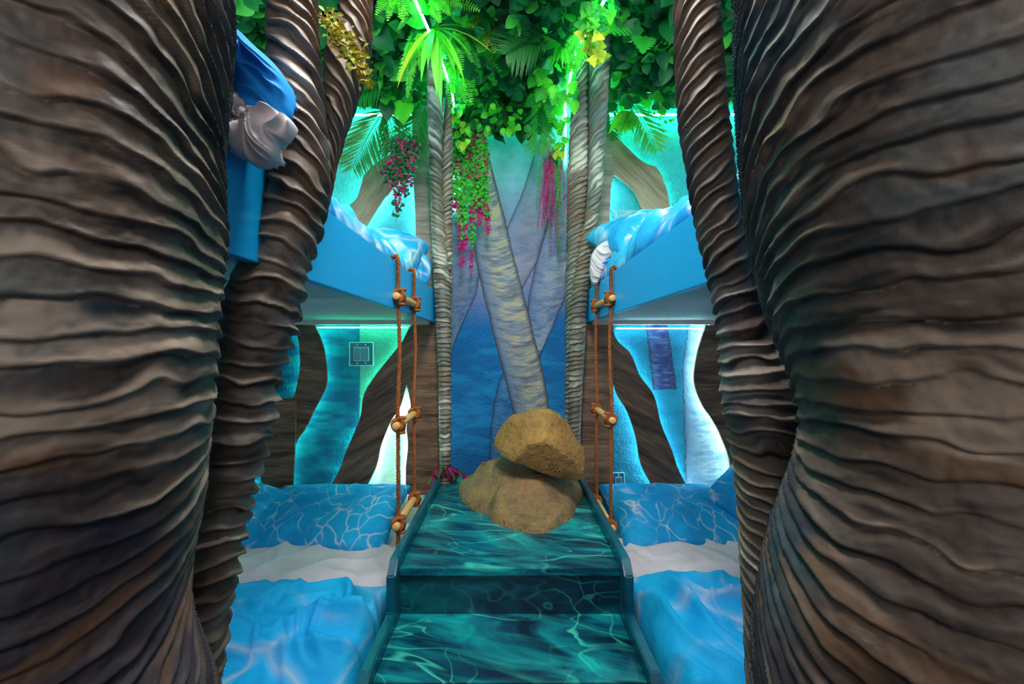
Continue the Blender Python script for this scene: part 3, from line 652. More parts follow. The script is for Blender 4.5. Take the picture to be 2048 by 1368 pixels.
def blob(name, outline, y, th, mat, seed, fold=.012, nr=60, na=260, parent=None, back=.6, flow=(1, .3), freq=16, swirl=0):
    W = [P(a, b, y) for a, b in outline]; cx = sum(p.x for p in W)/len(W); cz = sum(p.z for p in W)/len(W)
    q = spline(W+[W[0]], na*3); an = np.array([math.atan2(p.z-cz, p.x-cx) for p in q]); rd = np.array([math.hypot(p.z-cz, p.x-cx) for p in q])
    od = np.argsort(an); an, rd = an[od], rd[od]
    th_ = np.linspace(-math.pi, math.pi, na, endpoint=False); Rr = np.interp(th_, an, rd, period=2*math.pi)
    ph = np.linspace(0, math.pi, nr*2); PH, TH = np.meshgrid(ph, th_, indexing='ij'); RR = Rr[None, :]*np.sin(PH)**.9
    X = cx+np.cos(TH)*RR; Z = cz+np.sin(TH)*RR
    c = np.cos(PH); Y = y-np.sign(c)*np.abs(c)**.6*th*np.where(c > 0, 1, back)
    wx = (vn(X*14, Z*14, 0, seed)-.5)*.09; wz = (vn(X*14, Z*14, 9, seed+1)-.5)*.09
    u = ((X-cx+wx)*flow[0]+(Z-cz+wz)*flow[1])*freq
    if swirl: u = TH*swirl+np.hypot(X-cx+wx, Z-cz+wz)*freq*3
    rid = 1-np.abs(np.sin(u)); rid2 = 1-np.abs(np.sin(u*2.3+vn(X*9, Z*9, 0, seed+3)*6))
    env = np.abs(c)**.4*np.sin(np.clip(PH*3, 0, math.pi/2))
    Y = Y-((rid**1.6-.4)*fold+(rid2**2)*fold*.6)*env*np.sign(c)
    return gridmesh(name, np.stack([X, Y, Z], -1), mat, parent, wrap=True)
t = thing('bunched_duvet', 'bunched blue duvet with pinkish white lining spilling over the near left bunk edge', 'duvet', (-.42, .72, ZT))
part(blob('cover', [(440, 60), (476, 78), (520, 104), (556, 136), (576, 168), (584, 205), (580, 240), (548, 246), (505, 232), (460, 205), (438, 190)], .70, .05, m_plain('bright_blue_cloth', S(10, 120, 215), .7, .2, S(28, 146, 232), 5), 61, .034, flow=(1, .45), freq=62), t)
part(blob('lining', [(440, 196), (470, 192), (505, 212), (530, 246), (570, 236), (588, 250), (578, 284), (562, 290), (553, 325), (520, 336), (488, 318), (455, 300), (438, 260)], .69, .045, M_sheet, 63, .032, swirl=2, freq=34), t)
t = thing('duvet_corner', 'white and blue duvet corner draped over the right upper bunk edge by the pillar', 'duvet', (.46, 2.35, ZT))
part(blob('cover', [(1182, 536), (1190, 505), (1222, 482), (1262, 470), (1262, 500), (1235, 520), (1215, 552), (1186, 572)], 2.22, .05, M_duv2, 65, .02, flow=(1, -.6), freq=30), t)
part(blob('lining', [(1179, 540), (1184, 508), (1204, 486), (1236, 477), (1238, 500), (1216, 520), (1204, 548), (1192, 570), (1182, 562)], 2.19, .035, M_sheet, 67, .012, flow=(1, .8), freq=40), t)
t = thing('duvet_corner', 'blue duvet corner hanging beside the left upper pillow by the pillar', 'duvet', (-.46, 2.35, ZT))
part(blob('cover', [(800, 520), (825, 505), (856, 515), (862, 545), (852, 572), (836, 562), (815, 545)], 2.34, .05, M_duv2, 69, .02), t)

# ------------------------------------------------------------------ stairs
SX = .375
ty = [(2.65, 1.527, .50), (1.527, 1.225, .337), (1.225, .93, .168)]
t = thing('staircase', 'teal painted steps with swirling water pattern and raised side rims', 'stairs', (0, 1.6, 0))
for i, (yb, yf, z) in enumerate(ty):
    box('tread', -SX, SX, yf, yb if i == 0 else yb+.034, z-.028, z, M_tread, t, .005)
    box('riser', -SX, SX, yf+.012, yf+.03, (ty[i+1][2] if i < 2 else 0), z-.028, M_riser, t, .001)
for s in (-1, 1):
    prof = [(2.65, 0), (2.65, .54), (1.515, .54), (1.47, .50), (1.47, .378), (1.21, .378), (1.165, .34), (1.165, .21), (.92, .21), (.88, .17), (.88, 0)]
    xa, xb = s*SX, s*(SX+.03)
    V = [(xa, a, b) for a, b in prof]+[(xb, a, b) for a, b in prof]; n = len(prof)
    import bmesh
    bm = bmesh.new(); vs = [bm.verts.new(v) for v in V]; bm.faces.new(vs[:n]); bm.faces.new(vs[n:][::-1])
    for i in range(n): bm.faces.new((vs[i], vs[n+i], vs[n+(i+1) % n], vs[(i+1) % n]))
    bmesh.ops.recalc_face_normals(bm, faces=bm.faces[:]); bmesh.ops.bevel(bm, geom=bm.edges[:], offset=.004, segments=2, affect='EDGES')
    me = bpy.data.meshes.new('side_rim'); bm.to_mesh(me); bm.free(); me.materials.append(M_rim)
    part(link(bpy.data.objects.new('side_rim', me)), t)

# ------------------------------------------------------------------ boulders
def facet(V, c, planes):
    for n, d in planes:
        n = np.array(n, float); n /= np.linalg.norm(n)
        q = (V-c)@n-d; V = V-np.where(q > 0, q*.88, 0)[..., None]*n
    return V
def lower_rock():
    fp = [(915, 975), (925, 1003), (950, 1022), (975, 1030), (985, 1045), (1020, 1058), (1060, 1067), (1095, 1065), (1125, 1048), (1145, 1035), (1155, 1010), (1168, 990)]
    W = [Vector(((x-CX)*(.75*F/(y-HY))/F, .75*F/(y-HY), 0)) for x, y in fp]
    W += [Vector((.36, 2.46, 0)), Vector((.2, 2.56, 0)), Vector((0, 2.57, 0)), Vector((-.2, 2.52, 0))]
    cx, cy = .03, 2.22
    q = spline(W+[W[0]], 500); an = np.array([math.atan2(p.y-cy, p.x-cx) for p in q]); rd = np.array([math.hypot(p.y-cy, p.x-cx) for p in q])
    od = np.argsort(an); an, rd = an[od], rd[od]
    na, nr = 200, 80; th = np.linspace(-math.pi, math.pi, na, endpoint=False); Rr = np.interp(th, an, rd, period=2*math.pi)
    s = np.linspace(0.005, 1, nr)**.8; Sg, TH = np.meshgrid(s, th, indexing='ij'); RR = Rr[None, :]*Sg
    X = cx+np.cos(TH)*RR; Y = cy+np.sin(TH)*RR
    Z = .50+.185*(1-Sg**2.1)**.72
    Z += ((fbm(X*7, Y*7, 0, 71, 4)-.5)*.08+(fbm(X*26, Y*26, 0, 73, 3)-.5)*.02)*(1-Sg**4)
    rid = 1-np.abs(2*fbm(X*5+3, Y*5, 0, 75, 2)-1); Z -= sst(.75, 1, rid)*.03*(1-Sg**6)
    V = np.stack([X, Y, Z], -1)
    V = facet(V, np.array([cx, cy, .5]), [((.05, -.12, 1), .165), ((-.6, -.5, .8), .215), ((.7, -.4, .8), .225), ((.1, -.8, .75), .235), ((-.9, .1, .6), .24), ((.5, -.8, .5), .28)])
    V[..., 2] = np.maximum(V[..., 2], .50)
    k_ = sst(.80, .96, Sg)[..., None]; V = V*(1-k_)+np.stack([X, Y, np.maximum(Z, .499)], -1)*k_
    return gridmesh('boulder', V, M_rock2, wrap=True, flip=True)
tag(lower_rock(), 'broad flattened grey-tan boulder lying on the top step', 'boulder')
def upper_rock():
    t = thing('boulder', 'tilted ochre boulder leaning on top with small speaker holes', 'boulder', (.13, 2.12, .66))
    out = [(987, 893), (990, 875), (1003, 852), (1023, 832), (1050, 826), (1072, 817), (1098, 818), (1120, 828), (1138, 848), (1150, 872), (1165, 893), (1169, 920), (1168, 950),
           (1150, 957), (1120, 950), (1080, 938), (1040, 920), (1003, 908)]
    y = 2.10; W = [P(a, b, y) for a, b in out]; cx, cz = P(1082, 893, y).x, P(1082, 893, y).z
    n_ = len(W); q = []
    for i in range(n_):
        for k in range(12): q.append(W[i].lerp(W[(i+1) % n_], k/12))
    an = np.array([math.atan2(p.z-cz, p.x-cx) for p in q]); rd = np.array([math.hypot(p.z-cz, p.x-cx) for p in q]); od = np.argsort(an); an, rd = an[od], rd[od]
    na, nr = 200, 120; th = np.linspace(-math.pi, math.pi, na, endpoint=False); Rr = np.interp(th, an, rd, period=2*math.pi)
    ph = np.linspace(0, math.pi, nr); PH, TH = np.meshgrid(ph, th, indexing='ij'); RR = Rr[None, :]*np.sin(PH)**.45
    c = np.cos(PH); X = cx+np.cos(TH)*RR; Z = cz+np.sin(TH)*RR; Y = y-c*.17
    nn = (fbm(X*9, Z*9, Y*9, 81, 4)-.5)*.08+(fbm(X*34, Z*34, Y*30, 83, 3)-.5)*.018
    L = np.stack([X-cx, Y-y, Z-cz], -1); ln = np.linalg.norm(L, axis=-1, keepdims=True)+1e-6
    V = np.stack([X, Y, Z], -1)+np.array([0, -1, 0])*(nn*np.sign(c)*np.abs(c)**.5)[..., None]
    V = facet(V, np.array([cx, y, cz]), [((-.35, -.8, .8), .135), ((.55, -.9, .35), .14), ((-.05, -1, -.45), .115), ((-.8, -.7, .3), .145)])
    rk = gridmesh('rock', V, M_rock, wrap=True, flip=False); part(rk, t)
    bpy.context.view_layer.update()
    dg = bpy.context.evaluated_depsgraph_get()
    for (a, b) in [(1105, 928), (1112, 930), (1099, 932), (1107, 935), (1115, 937), (1102, 939), (1110, 942), (1096, 938), (1118, 943)]:
        d = (P(a, b, 1)-Vector((0, 0, ZC))).normalized()
        hit = sc.ray_cast(dg, Vector((0, 0, ZC))+d*1.2, d)
        if hit[0]:
            nrm = hit[2] if hit[2].dot(d) < 0 else -hit[2]
            tube('speaker_hole', [hit[1]-nrm*.002, hit[1]+nrm*.0008], .0034, M_hole, 10, t)
upper_rock()

# ------------------------------------------------------------------ rope ladders
def ropegeo(path, r=.0076, pitch=.036):
    L = sum((path[i+1]-path[i]).length for i in range(len(path)-1)); n = max(8, int(L/pitch*8))
    pts = spline(path, n); V, Fc = [], []
    for s in range(3):
        q = []; up = Vector((1, 0, 0)); acc = 0
        for i, p in enumerate(pts):
            t = (pts[min(i+1, n-1)]-pts[max(i-1, 0)]).normalized(); a = (up-t*up.dot(t)); a.normalize(); b = t.cross(a)
            if i: acc += (p-pts[i-1]).length
            w_ = acc/pitch*2*math.pi+s*2.0944
            q.append(p+(a*math.cos(w_)+b*math.sin(w_))*r*.6)
        tubegeo(q, r*.52, 6, V, Fc)
    return V, Fc
def ladder(x, near, far, tail, label, side):
    """near/far: [(px,py)...] from the loop over the board down past three rungs"""
    t = thing('rope_ladder', label, 'rope ladder', (x, 1.9, .5))
    xo = x-side*.012
    def W(p): d = (xo)*F/(p[0]-CX); return P(p[0], p[1], d)
    N = [W(p) for p in near]; Fa = [W(p) for p in far]
    yN = sum(N[i].y for i in (1, 2, 3))/3; yF = sum(Fa[i].y for i in (1, 2, 3))/3
    zs = [(N[i].z+Fa[i].z)/2 for i in (1, 2, 3)]
    for Y_, src in ((yN, N), (yF, Fa)):
        top = Vector((x+side*.02, Y_, ZT+.004)); ov = Vector((xo, Y_-.01, ZT+.012)); path = [top, ov]
        prev = None
        for i, z in enumerate(zs):
            path += [Vector((xo, Y_+.006*(-1)**i, z+.05)), Vector((xo, Y_, z))]
            if i < 2: path += [Vector((xo-side*.004, Y_+.010*(-1)**i, z-.2))]
        if Y_ == yN: path += [Vector((xo, Y_-.005, zs[2]-.10)), Vector((x-side*.0+side*.004, Y_-.03, tail))]
        else: path += [Vector((xo, Y_, zs[2]-.03))]
        V, Fc = ropegeo(path); part(mk('rope', V, Fc, M_rope), t)
        for z in zs:
            c = Vector((xo, Y_, z)); V, Fc = [], []
            for j, (off, rr_) in enumerate(((-.010, .0185), (.0, .021), (.010, .0185))):
                tubegeo([c+Vector((math.cos(a)*rr_, off+math.sin(a*2)*.003, math.sin(a)*rr_*1.15)) for a in np.linspace(0, 2*math.pi, 22, endpoint=False)], .0062, 7, V, Fc, closed=True)
            tubegeo([c+Vector((-side*.012+math.cos(a)*.014, math.sin(a)*.014, .026)) for a in np.linspace(0, 2*math.pi, 16, endpoint=False)], .0058, 7, V, Fc, closed=True)
            tubegeo([c+Vector((-side*.012+math.cos(a)*.012, math.sin(a)*.012, -.027)) for a in np.linspace(0, 2*math.pi, 16, endpoint=False)], .0055, 7, V, Fc, closed=True)
            tubegeo([c+Vector((-side*.018, -.014, .022)), c+Vector((-side*.026, 0, 0)), c+Vector((-side*.018, .014, -.022))], .0058, 7, V, Fc)
            part(mk('knot', V, Fc, M_rope), t)
    for z in zs:
        a, b = Vector((xo, yN-.035, z)), Vector((xo, yF+.03, z)); d = (b-a).normalized()
        tube('rung', [a, a+d*.003, a+d*.006, b-d*.006, b-d*.003, b], [.010, .0135, .0145, .0145, .0135, .010], M_dowel, 18, t)
ladder(FL, [(799, 530), (803, 597), (797, 843), (787, 1060)], [(831, 560), (836, 612), (828, 833), (819, 1014)], .30, 'brown rope ladder with wooden rungs hanging from the left bunk', -1)
ladder(FR, [(1236, 530), (1223, 597), (1218, 833), (1226, 1055)], [(1205, 560), (1193, 612), (1192, 820), (1196, 1010)], .36, 'brown rope ladder with wooden rungs hanging from the right bunk', 1)

# ------------------------------------------------------------------ foliage
def leafmesh(kind):
    V, Fc = [], []
    if kind == 'oval': prof = [(0, .02), (.12, .20), (.3, .34), (.5, .38), (.7, .30), (.87, .15), (1, .0)]
    elif kind == 'heart': prof = [(-.12, .16), (0, .36), (.18, .46), (.4, .44), (.62, .32), (.82, .16), (1, .0)]
    elif kind == 'strap': prof = [(0, .03), (.15, .05), (.35, .065), (.6, .055), (.8, .035), (1, 0)]
    elif kind == 'lance': prof = [(0, .02), (.2, .12), (.45, .16), (.7, .11), (1, 0)]
    elif kind == 'monstera':
        prof = []
        ws = [.2, .42, .5, .5, .46, .38, .28, .14]
        for i, w_ in enumerate(ws):
            t0 = -.08+i*.135; prof += [(t0, w_), (t0+.085, w_*.97), (t0+.1, w_*.42), (t0+.125, w_*.42)]
        prof.append((1.02, 0))
    droop = {'strap': .45, 'oval': .16, 'heart': .12, 'lance': .15, 'monstera': .12}[kind]
    for t_, w_ in prof:
        z = -droop*t_*t_
        V += [(-w_, t_, z+w_*.22), (-w_*.5, t_, z+w_*.16), (0, t_, z), (w_*.5, t_, z+w_*.16), (w_, t_, z+w_*.22)]
    for i in range(len(prof)-1):
        for k in range(4):
            a = i*5+k; Fc.append((a, a+1, a+6, a+5))
    return np.array(V, float), Fc
LG = {k: leafmesh(k) for k in ('oval', 'heart', 'strap', 'lance', 'monstera')}
_mc = {}
def leafdata(kind, mat):
    if (kind, mat.name) not in _mc:
        V, Fc = LG[kind]; me = bpy.data.meshes.new('leaf'); me.from_pydata(V.tolist(), [], Fc)
        me.polygons.foreach_set('use_smooth', [True]*len(Fc)); me.materials.append(mat); _mc[(kind, mat.name)] = me
    return _mc[(kind, mat.name)]
def frame(p, d, n, s, wx=1.0):
    d = Vector(d).normalized(); n = Vector(n); n = (n-d*n.dot(d))
    if n.length < 1e-4: n = d.orthogonal()
    n.normalize(); x = d.cross(n)
    m = Matrix((x*s*wx, d*s, n*s)).transposed().to_4x4(); m.translation = p; return m
def leaf(parent, kind, mat, p, d, n, s, wx=1.0, name='leaf'):
    o = bpy.data.objects.new(name, leafdata(kind, mat)); C.objects.link(o); o.parent = parent
    o.matrix_parent_inverse = Matrix.Translation(-Vector(parent.location)); o.matrix_basis = frame(p, d, n, s, wx); return o
class Mass:
    def __init__(s): s.V = []; s.F = []; s.c = 0
    def leaf(s, kind, p, d, n, sc_, wx=1.0):
        V, Fc = LG[kind]; m = np.array(frame(p, d, n, sc_, wx)); s.V.append(V@m[:3, :3].T+m[:3, 3])
        s.F += [tuple(i+s.c for i in f) for f in Fc]; s.c += len(V)
    def blade(s, p, d, n, L, w_):
        d = Vector(d).normalized(); n = Vector(n); x = d.cross(n); 
        if x.length < 1e-4: x = d.orthogonal()
        x.normalize(); n = x.cross(d)
        q = [p, p+d*L*.35+x*w_*.5, p+d*L*.4+n*w_*.15, p+d*L*.35-x*w_*.5, p+d*L-n*L*.08]
        s.V.append(np.array([tuple(v) for v in q])); c = s.c
        s.F += [(c, c+1, c+2), (c, c+2, c+3), (c+1, c+4, c+2), (c+2, c+4, c+3)]; s.c += 5
    def tubes(s, pts, r, n=5):
        V, Fc = tubegeo(pts, r, n); s.V.append(np.array([tuple(v) for v in V])); s.F += [tuple(i+s.c for i in f) for f in Fc]; s.c += len(V)
    def build(s, name, mat, parent=None, stuff=False):
        V = np.concatenate(s.V); o = mk(name, V.tolist(), s.F, mat)
        if parent is not None: part(o, parent)
        if stuff: o['kind'] = 'stuff'
        return o
rnd = random.uniform
DOWN = Vector((0, 0, -1)); TOCAM = Vector((0, -1, -.25))

# leafy ceiling canopy
can = thing('leaf_canopy', 'dense dark green leaf canopy covering the ceiling', 'foliage', (0, 2.1, 2.70))
def canopy_pt():
    x = rnd(-1.45, 1.45); y = rnd(1.35, 2.6)
    z = 2.70-.10*random.random()-.03*max(0, math.sin(x*5.3+y*4))
    if y > 2.3 and abs(x) < .6: z -= .08*random.random()
    return Vector((x, y, max(z, ZC+.545*y+.04)))
def lowband():
    x = rnd(-.30, .27); y = rnd(2.48, 2.6); return Vector((x, y, 2.66-.18*random.random()))
mass = {m: Mass() for m in ('dark', 'mid')}
nparts = 0
for i in range(3000):
    p = canopy_pt() if i % 8 else lowband()
    px = CX+p.x*F/p.y; py = HY-(p.z-ZC)*F/p.y
    if (848 < px < 912 and py > 112) or (1133 < px < 1230 and py > 52): continue
    d = Vector((rnd(-1, 1), rnd(-.8, .3), rnd(-.8, .35))); n = Vector((rnd(-.5, .5), -1, rnd(-.9, .3)))
    s = rnd(.055, .105)*(.8 if abs(p.x) < .5 else 1); kind = random.choice(['oval', 'oval', 'heart', 'lance'])
    vis = 470 < px < 1380 and -20 < py < 260 and p.z < 2.56
    if vis and nparts < 290 and random.random() < .6:
        leaf(can, kind, L_dark if random.random() < .72 else L_mid, p, d, n, s*1.12, 1.05 if kind != 'lance' else 1.4); nparts += 1
    else: mass['dark' if random.random() < .78 else 'mid'].leaf(kind, p, d, n, s)
mass['dark'].build('foliage_fill', L_dark, can, True); mass['mid'].build('foliage_fill', L_mid, can, True)

def arc(base, tip, lift=.0, n=16):
    b, t_ = Vector(base), Vector(tip); m = (b+t_)/2+Vector((0, 0, lift))
    return [b*(1-u)**2+m*2*u*(1-u)+t_*u*u for u in [i/(n-1) for i in range(n)]]
def frond(parent, base, tip, lift, L, w_, n, mat, nrm=(0, -1, -.3), ang=.95, name='frond', taper=.35, sag=.3, jit=.1):
    q = arc(base, tip, lift, 14); M = Mass(); N = Vector(nrm).normalized()
    M.tubes(q, [.003*(1-.7*i/13) for i in range(14)])
    for i in range(n):
        u = .08+.9*i/(n-1); k = u*13; a = int(min(k, 12)); p = q[a].lerp(q[a+1], k-a); t_ = (q[a+1]-q[a]).normalized(); x = t_.cross(N).normalized()
        env = math.sin(math.pi*min(1, (u*.9+.1)))**.6 if u < .5 else max(.12, math.cos((u-.5)*math.pi*.9)**.8)
        for s in (-1, 1):
            d = t_*math.cos(ang)+x*s*math.sin(ang)+Vector((rnd(-jit, jit), rnd(-jit, jit), -sag*random.random()))
            M.blade(p, d, N, L*env*rnd(.88, 1.08), w_)
    M.tubes(q[-3:], .0012)
    return M.build(name, mat, parent)
def W(px, py, d): return P(px, py, d)
# palm fronds
def palm(label, base, tip, L, w_, n, mat, lift=.03, **k):
    t = thing('palm_frond', label, 'palm frond', base); frond(t, base, tip, lift, L, w_, n, mat, **k); return t
palm('large dark palm frond hanging in the middle of the canopy', W(1105, 62, 1.95), W(1012, 108, 1.9), .15, .012, 26, L_palm, ang=.8, lift=.02)
palm('teal palm frond over the glowing upper left wall, nearest the forked trunk', W(775, 215, 2.35), W(705, 335, 2.25), .24, .011, 26, L_palm, ang=.75, lift=.05)
palm('palm frond left of the large round bright leaf', W(770, 205, 2.4), W(800, 330, 2.3), .20, .010, 26, L_palm, ang=.7)
palm('palm frond drooping against the left pillar', W(850, 205, 2.4), W(812, 300, 2.32), .20, .010, 24, L_palm, ang=.7)
palm('short upper palm frond in shade beside the leaf canopy at left', W(790, 165, 2.3), W(705, 195, 2.2), .13, .010, 22, L_palm, ang=.8)
palm('bright palm frond hanging over the top of the mural', W(1080, 195, 2.45), W(1078, 305, 2.38), .15, .012, 24, L_mid, ang=.75)
palm('backlit palm frond over the upper right wall', W(1262, 205, 2.45), W(1315, 300, 2.35), .15, .010, 24, L_mid, ang=.75)
palm('small palm frond edge peeping out right of the right pillar', W(1222, 195, 2.55), W(1226, 280, 2.52), .10, .012, 12, L_palm, ang=.8)
t = thing('fan_palm_leaf', 'bright backlit fan palm leaf over the upper right wall', 'palm leaf', W(1240, 220, 2.5))
for k in range(14):
    a = R(-150+k*9.5); d = Vector((math.cos(a)*.9+.5, -.1, math.sin(a))); leaf(t, 'lance', L_bright, W(1243, 222, 2.48), d, (0, -1, .1), rnd(.11, .15), .8, 'blade')
t = thing('fan_palm_leaf', 'large glowing fan palm leaf beside the yellow-green clover plant', 'palm leaf', W(1135, 70, 2.1))
for k in range(16):
    a = R(-120+k*6); d = Vector((math.cos(a), -.1, math.sin(a))); leaf(t, 'lance', L_bright, W(1132, 66, 2.08), d, (0, -1, .1), rnd(.13, .17), .6, 'blade')
# ferns
def fern(label, c, tips, L, w_, n, mat, lift=.06, name='fern', cat='fern', **k):
    t = thing(name, label, cat, c)
    for tp in tips: frond(t, c, tp, lift*rnd(.6, 1.3), L*rnd(.75, .95), w_*.62, int(n*.72), mat, ang=1.25, sag=.15, **k)
    return t
fern('yellow-green fern at the top edge left of the led bar', W(800, -20, 1.8), [W(a, b, 1.72) for a, b in ((752, 30), (775, 42), (755, 5), (805, 45), (835, 38), (782, 15))], .032, .008, 30, L_bright)
fern('feathery fern right of the led bar near the top edge', W(855, 10, 1.8), [W(a, b, 1.75) for a, b in ((798, 35), (900, 30), (925, 15), (960, 22), (880, 45))], .034, .008, 30, L_bright)
t = thing('trailing_fern', 'long trailing fern hanging in ragged green tails beside the left pillar', 'fern', W(832, 62, 1.95))
for (a, b) in ((795, 162), (815, 196), (825, 150), (840, 140), (808, 120), (845, 115), (820, 180)):
    frond(t, W(832+rnd(-10, 10), 62, 1.95), W(a, b, 1.93), .02, .024, .007, 30, L_bright, ang=1.1, sag=.5, jit=.35)
fern('arching fern cluster over the top of the left pillar', W(905, 75, 2.05), [W(a, b, 2.0+rnd(-.06, .08)) for a, b in ((960, 135), (990, 90), (985, 60), (1000, 142), (945, 125), (935, 60), (880, 145), (965, 95))], .036, .009, 34, L_mid)
fern('lower fern cluster hanging beside the left pillar', W(912, 135, 2.25), [W(a, b, 2.2) for a, b in ((893, 190), (898, 215), (930, 205), (950, 180), (965, 150), (945, 210), (915, 200), (885, 160))], .038, .009, 30, L_bright)
fern('green sprays above the right end of the mural', W(1095, 190, 2.4), [W(a, b, 2.35) for a, b in ((1065, 230), (1050, 215), (1110, 250), (1122, 265), (1125, 225), (1100, 245))], .04, .009, 28, L_bright)
fern('dark curled fern on the canopy right of the spider plant', W(965, 45, 2.0), [W(a, b, 1.95) for a, b in ((990, 105), (975, 98), (940, 60), (995, 75))], .03, .008, 26, L_yel)
fern('fern tuft hanging before the led bar just right of the spider plant', W(900, 70, 2.0), [W(a, b, 1.95) for a, b in ((885, 135), (905, 150), (925, 140), (895, 115), (940, 110))], .036, .008, 28, L_bright)
fern('fern tuft hanging beside the right pillar before its led bar', W(1160, 75, 2.0), [W(a, b, 1.95) for a, b in ((1140, 130), (1150, 150), (1128, 120), (1160, 140), (1135, 165))], .034, .008, 28, L_bright)
# spider plant
t = thing('spider_plant', 'spider plant with long bright strap leaves over the left pillar', 'plant', W(868, 58, 1.9))
for (a, b, s) in ((800, 140, 1), (842, 130, 1), (875, 168, 1), (900, 120, 1), (925, 92, 1), (965, 85, 1), (903, 20, 1), (930, 50, 1), (915, 130, 1), (868, 150, 1), (855, 110, 1)):
    e = W(a, b, 1.82); c = W(868, 58, 1.9); L = (e-c).length; d = (e-c).normalized()+Vector((0, 0, .35)); leaf(t, 'strap', L_yel if random.random() < .3 else L_bright, c, d, (0, -.6, .9), L*1.05, 1.1)
# large round leaf
t = thing('large_leaf', 'single large bright rounded leaf left of the left pillar', 'leaf', W(806, 200, 2.32))
leaf(t, 'heart', L_bright, W(806, 206, 2.32), (.03, -.15, -1), (0, -1, .1), .115, 1.1)
t = thing('large_leaf', 'dark oval pointed leaf hanging left of the large round leaf', 'leaf', W(775, 195, 2.3))
leaf(t, 'oval', L_dark, W(775, 195, 2.3), (0, -.1, -1), (0.1, -1, .1), .12, .9)
# leaf plants
def leafplant(name, label, c, pts, kind, mats, size, cat='plant', spread=.2, wx=1):
    t = thing(name, label, cat, c)
    for (a, b, dd) in pts:
        p = W(a, b, dd); d = Vector((p-Vector(c))); d = (d.normalized() if d.length > .001 else Vector((0, 0, -1)))+Vector((rnd(-.6, .6), rnd(-.4, 0), rnd(-.8, .2)))
        leaf(t, kind, random.choice(mats), p, d, (rnd(-.35, .35), -1, rnd(-.5, .35)), size*rnd(.8, 1.2), wx)
    return t
def scat(x0, x1, y0, y1, n, d0, d1): return [(rnd(x0, x1), rnd(y0, y1), rnd(d0, d1)) for _ in range(n)]
def clover(name, label, c, pts, mat_pick, size):
    t = thing(name, label, 'plant', c)
    for (a, b, dd) in pts:
        p = W(a, b, dd); a0 = rnd(0, 6.28); tilt = Vector((rnd(-.3, .3), -1, rnd(-.4, .2)))
        for k in range(3):
            an = a0+k*2.094; leaf(t, 'heart', mat_pick(a, b), p, (math.cos(an), -.1, math.sin(an)), tilt, size*rnd(.85, 1.1), .95)
    return t
clover('clover_plant', 'yellow-green three-lobed leaf plant hanging over the right pillar top', W(1175, 20, 1.9), scat(1130, 1205, -5, 75, 24, 1.72, 1.9)+scat(1170, 1212, 60, 122, 14, 1.80, 1.92), lambda a, b: L_yel if b > 58 else L_mid, .032)
clover('clover_plant', 'green three-lobed leaf plant in front of the right led bar at the top edge', W(1200, 10, 1.75), scat(1160, 1225, -10, 60, 16, 1.66, 1.75), lambda a, b: random.choice([L_bright, L_mid]), .034)
leafplant('split_leaf_plant', 'cluster of small split monstera leaves left of the right pillar', W(1110, 130, 2.15), scat(1068, 1150, 112, 205, 26, 2.1, 2.25), 'monstera', [L_mid, L_bright], .058)
leafplant('monstera_plant', 'large monstera leaves at the upper right canopy', W(1285, 40, 1.95), [(1252, 42, 1.9), (1285, 75, 1.88), (1300, 30, 1.95), (1322, 55, 1.95), (1262, 15, 1.95)], 'monstera', [L_mid, L_mid], .12)
leafplant('trailing_ivy', 'small-leaved green bush hanging over the top of the mural', W(1000, 200, 2.45), scat(955, 1050, 205, 262, 46, 2.35, 2.5), 'oval', [L_mid, L_bright], .042)
leafplant('trailing_ivy', 'green leafy clump just right of the left pillar above the flowers', W(940, 190, 2.4), scat(905, 985, 165, 220, 40, 2.3, 2.42), 'oval', [L_mid, L_bright, L_dark], .045)
leafplant('hanging_vine', 'lime green vine with round leaves beside the left pillar', W(920, 215, 2.45), scat(903, 925, 215, 245, 10, 2.4, 2.46)+scat(918, 940, 240, 300, 14, 2.4, 2.46), 'heart', [L_yel, L_bright], .040)
leafplant('hanging_vine', 'lime green vine with round leaves beside the right pillar', W(1120, 240, 2.45), scat(1104, 1134, 235, 310, 26, 2.4, 2.46), 'heart', [L_bright, L_yel], .036)
leafplant('leaf_spray', 'dark ivy spray under the canopy above the upper right wall', W(1290, 190, 2.4), scat(1228, 1345, 150, 212, 40, 2.3, 2.45), 'oval', [L_dark, L_mid], .06)
leafplant('leaf_spray', 'dark ivy spray above the glowing upper left wall', W(790, 180, 2.35), scat(735, 850, 120, 200, 44, 2.25, 2.4), 'heart', [L_dark, L_dark, L_mid], .07)
leafplant('leaf_spray', 'sunlit looking small leaf sprig on the ceiling edge right of the fan palm', W(1325, 222, 2.58), scat(1300, 1345, 215, 245, 12, 2.52, 2.58), 'oval', [L_bright], .03)

# flowering garlands
def garland(name, label, top, segs, mats, leafsize, stem=True, cat='garland', npt=30):
    """segs: list of strands [(px,py,d)...]; mats: [(material, part name, count per strand, kind, size factor, u0, u1)]"""
    t = thing(name, label, cat, top); MS = {}
    for sg in segs:
        q = spline([W(*p) for p in sg], 18)
        if stem: MS.setdefault('stem', (Mass(), M_stem))[0].tubes(q, .0014, 4)
        for (mat, nm, cnt, kind, sz, u0, u1, spr) in mats:
            M = MS.setdefault(nm, (Mass(), mat))[0]
            for i in range(cnt):
                u = rnd(u0, u1)*17; a = int(min(u, 16)); p = q[a].lerp(q[a+1], u-a)+Vector((rnd(-spr, spr), rnd(-spr, spr)*.7, rnd(-spr, spr)*.5))
                d = Vector((rnd(-1, 1), rnd(-.8, .2), rnd(-1, .4))); M.leaf(kind, p, d, (rnd(-.6, .6), -1, rnd(-.4, .6)), leafsize*sz*rnd(.75, 1.25), 1.3)
    for nm, (M, mat) in MS.items(): M.build(nm, mat, t, nm != 'stem')
    return t
st = []
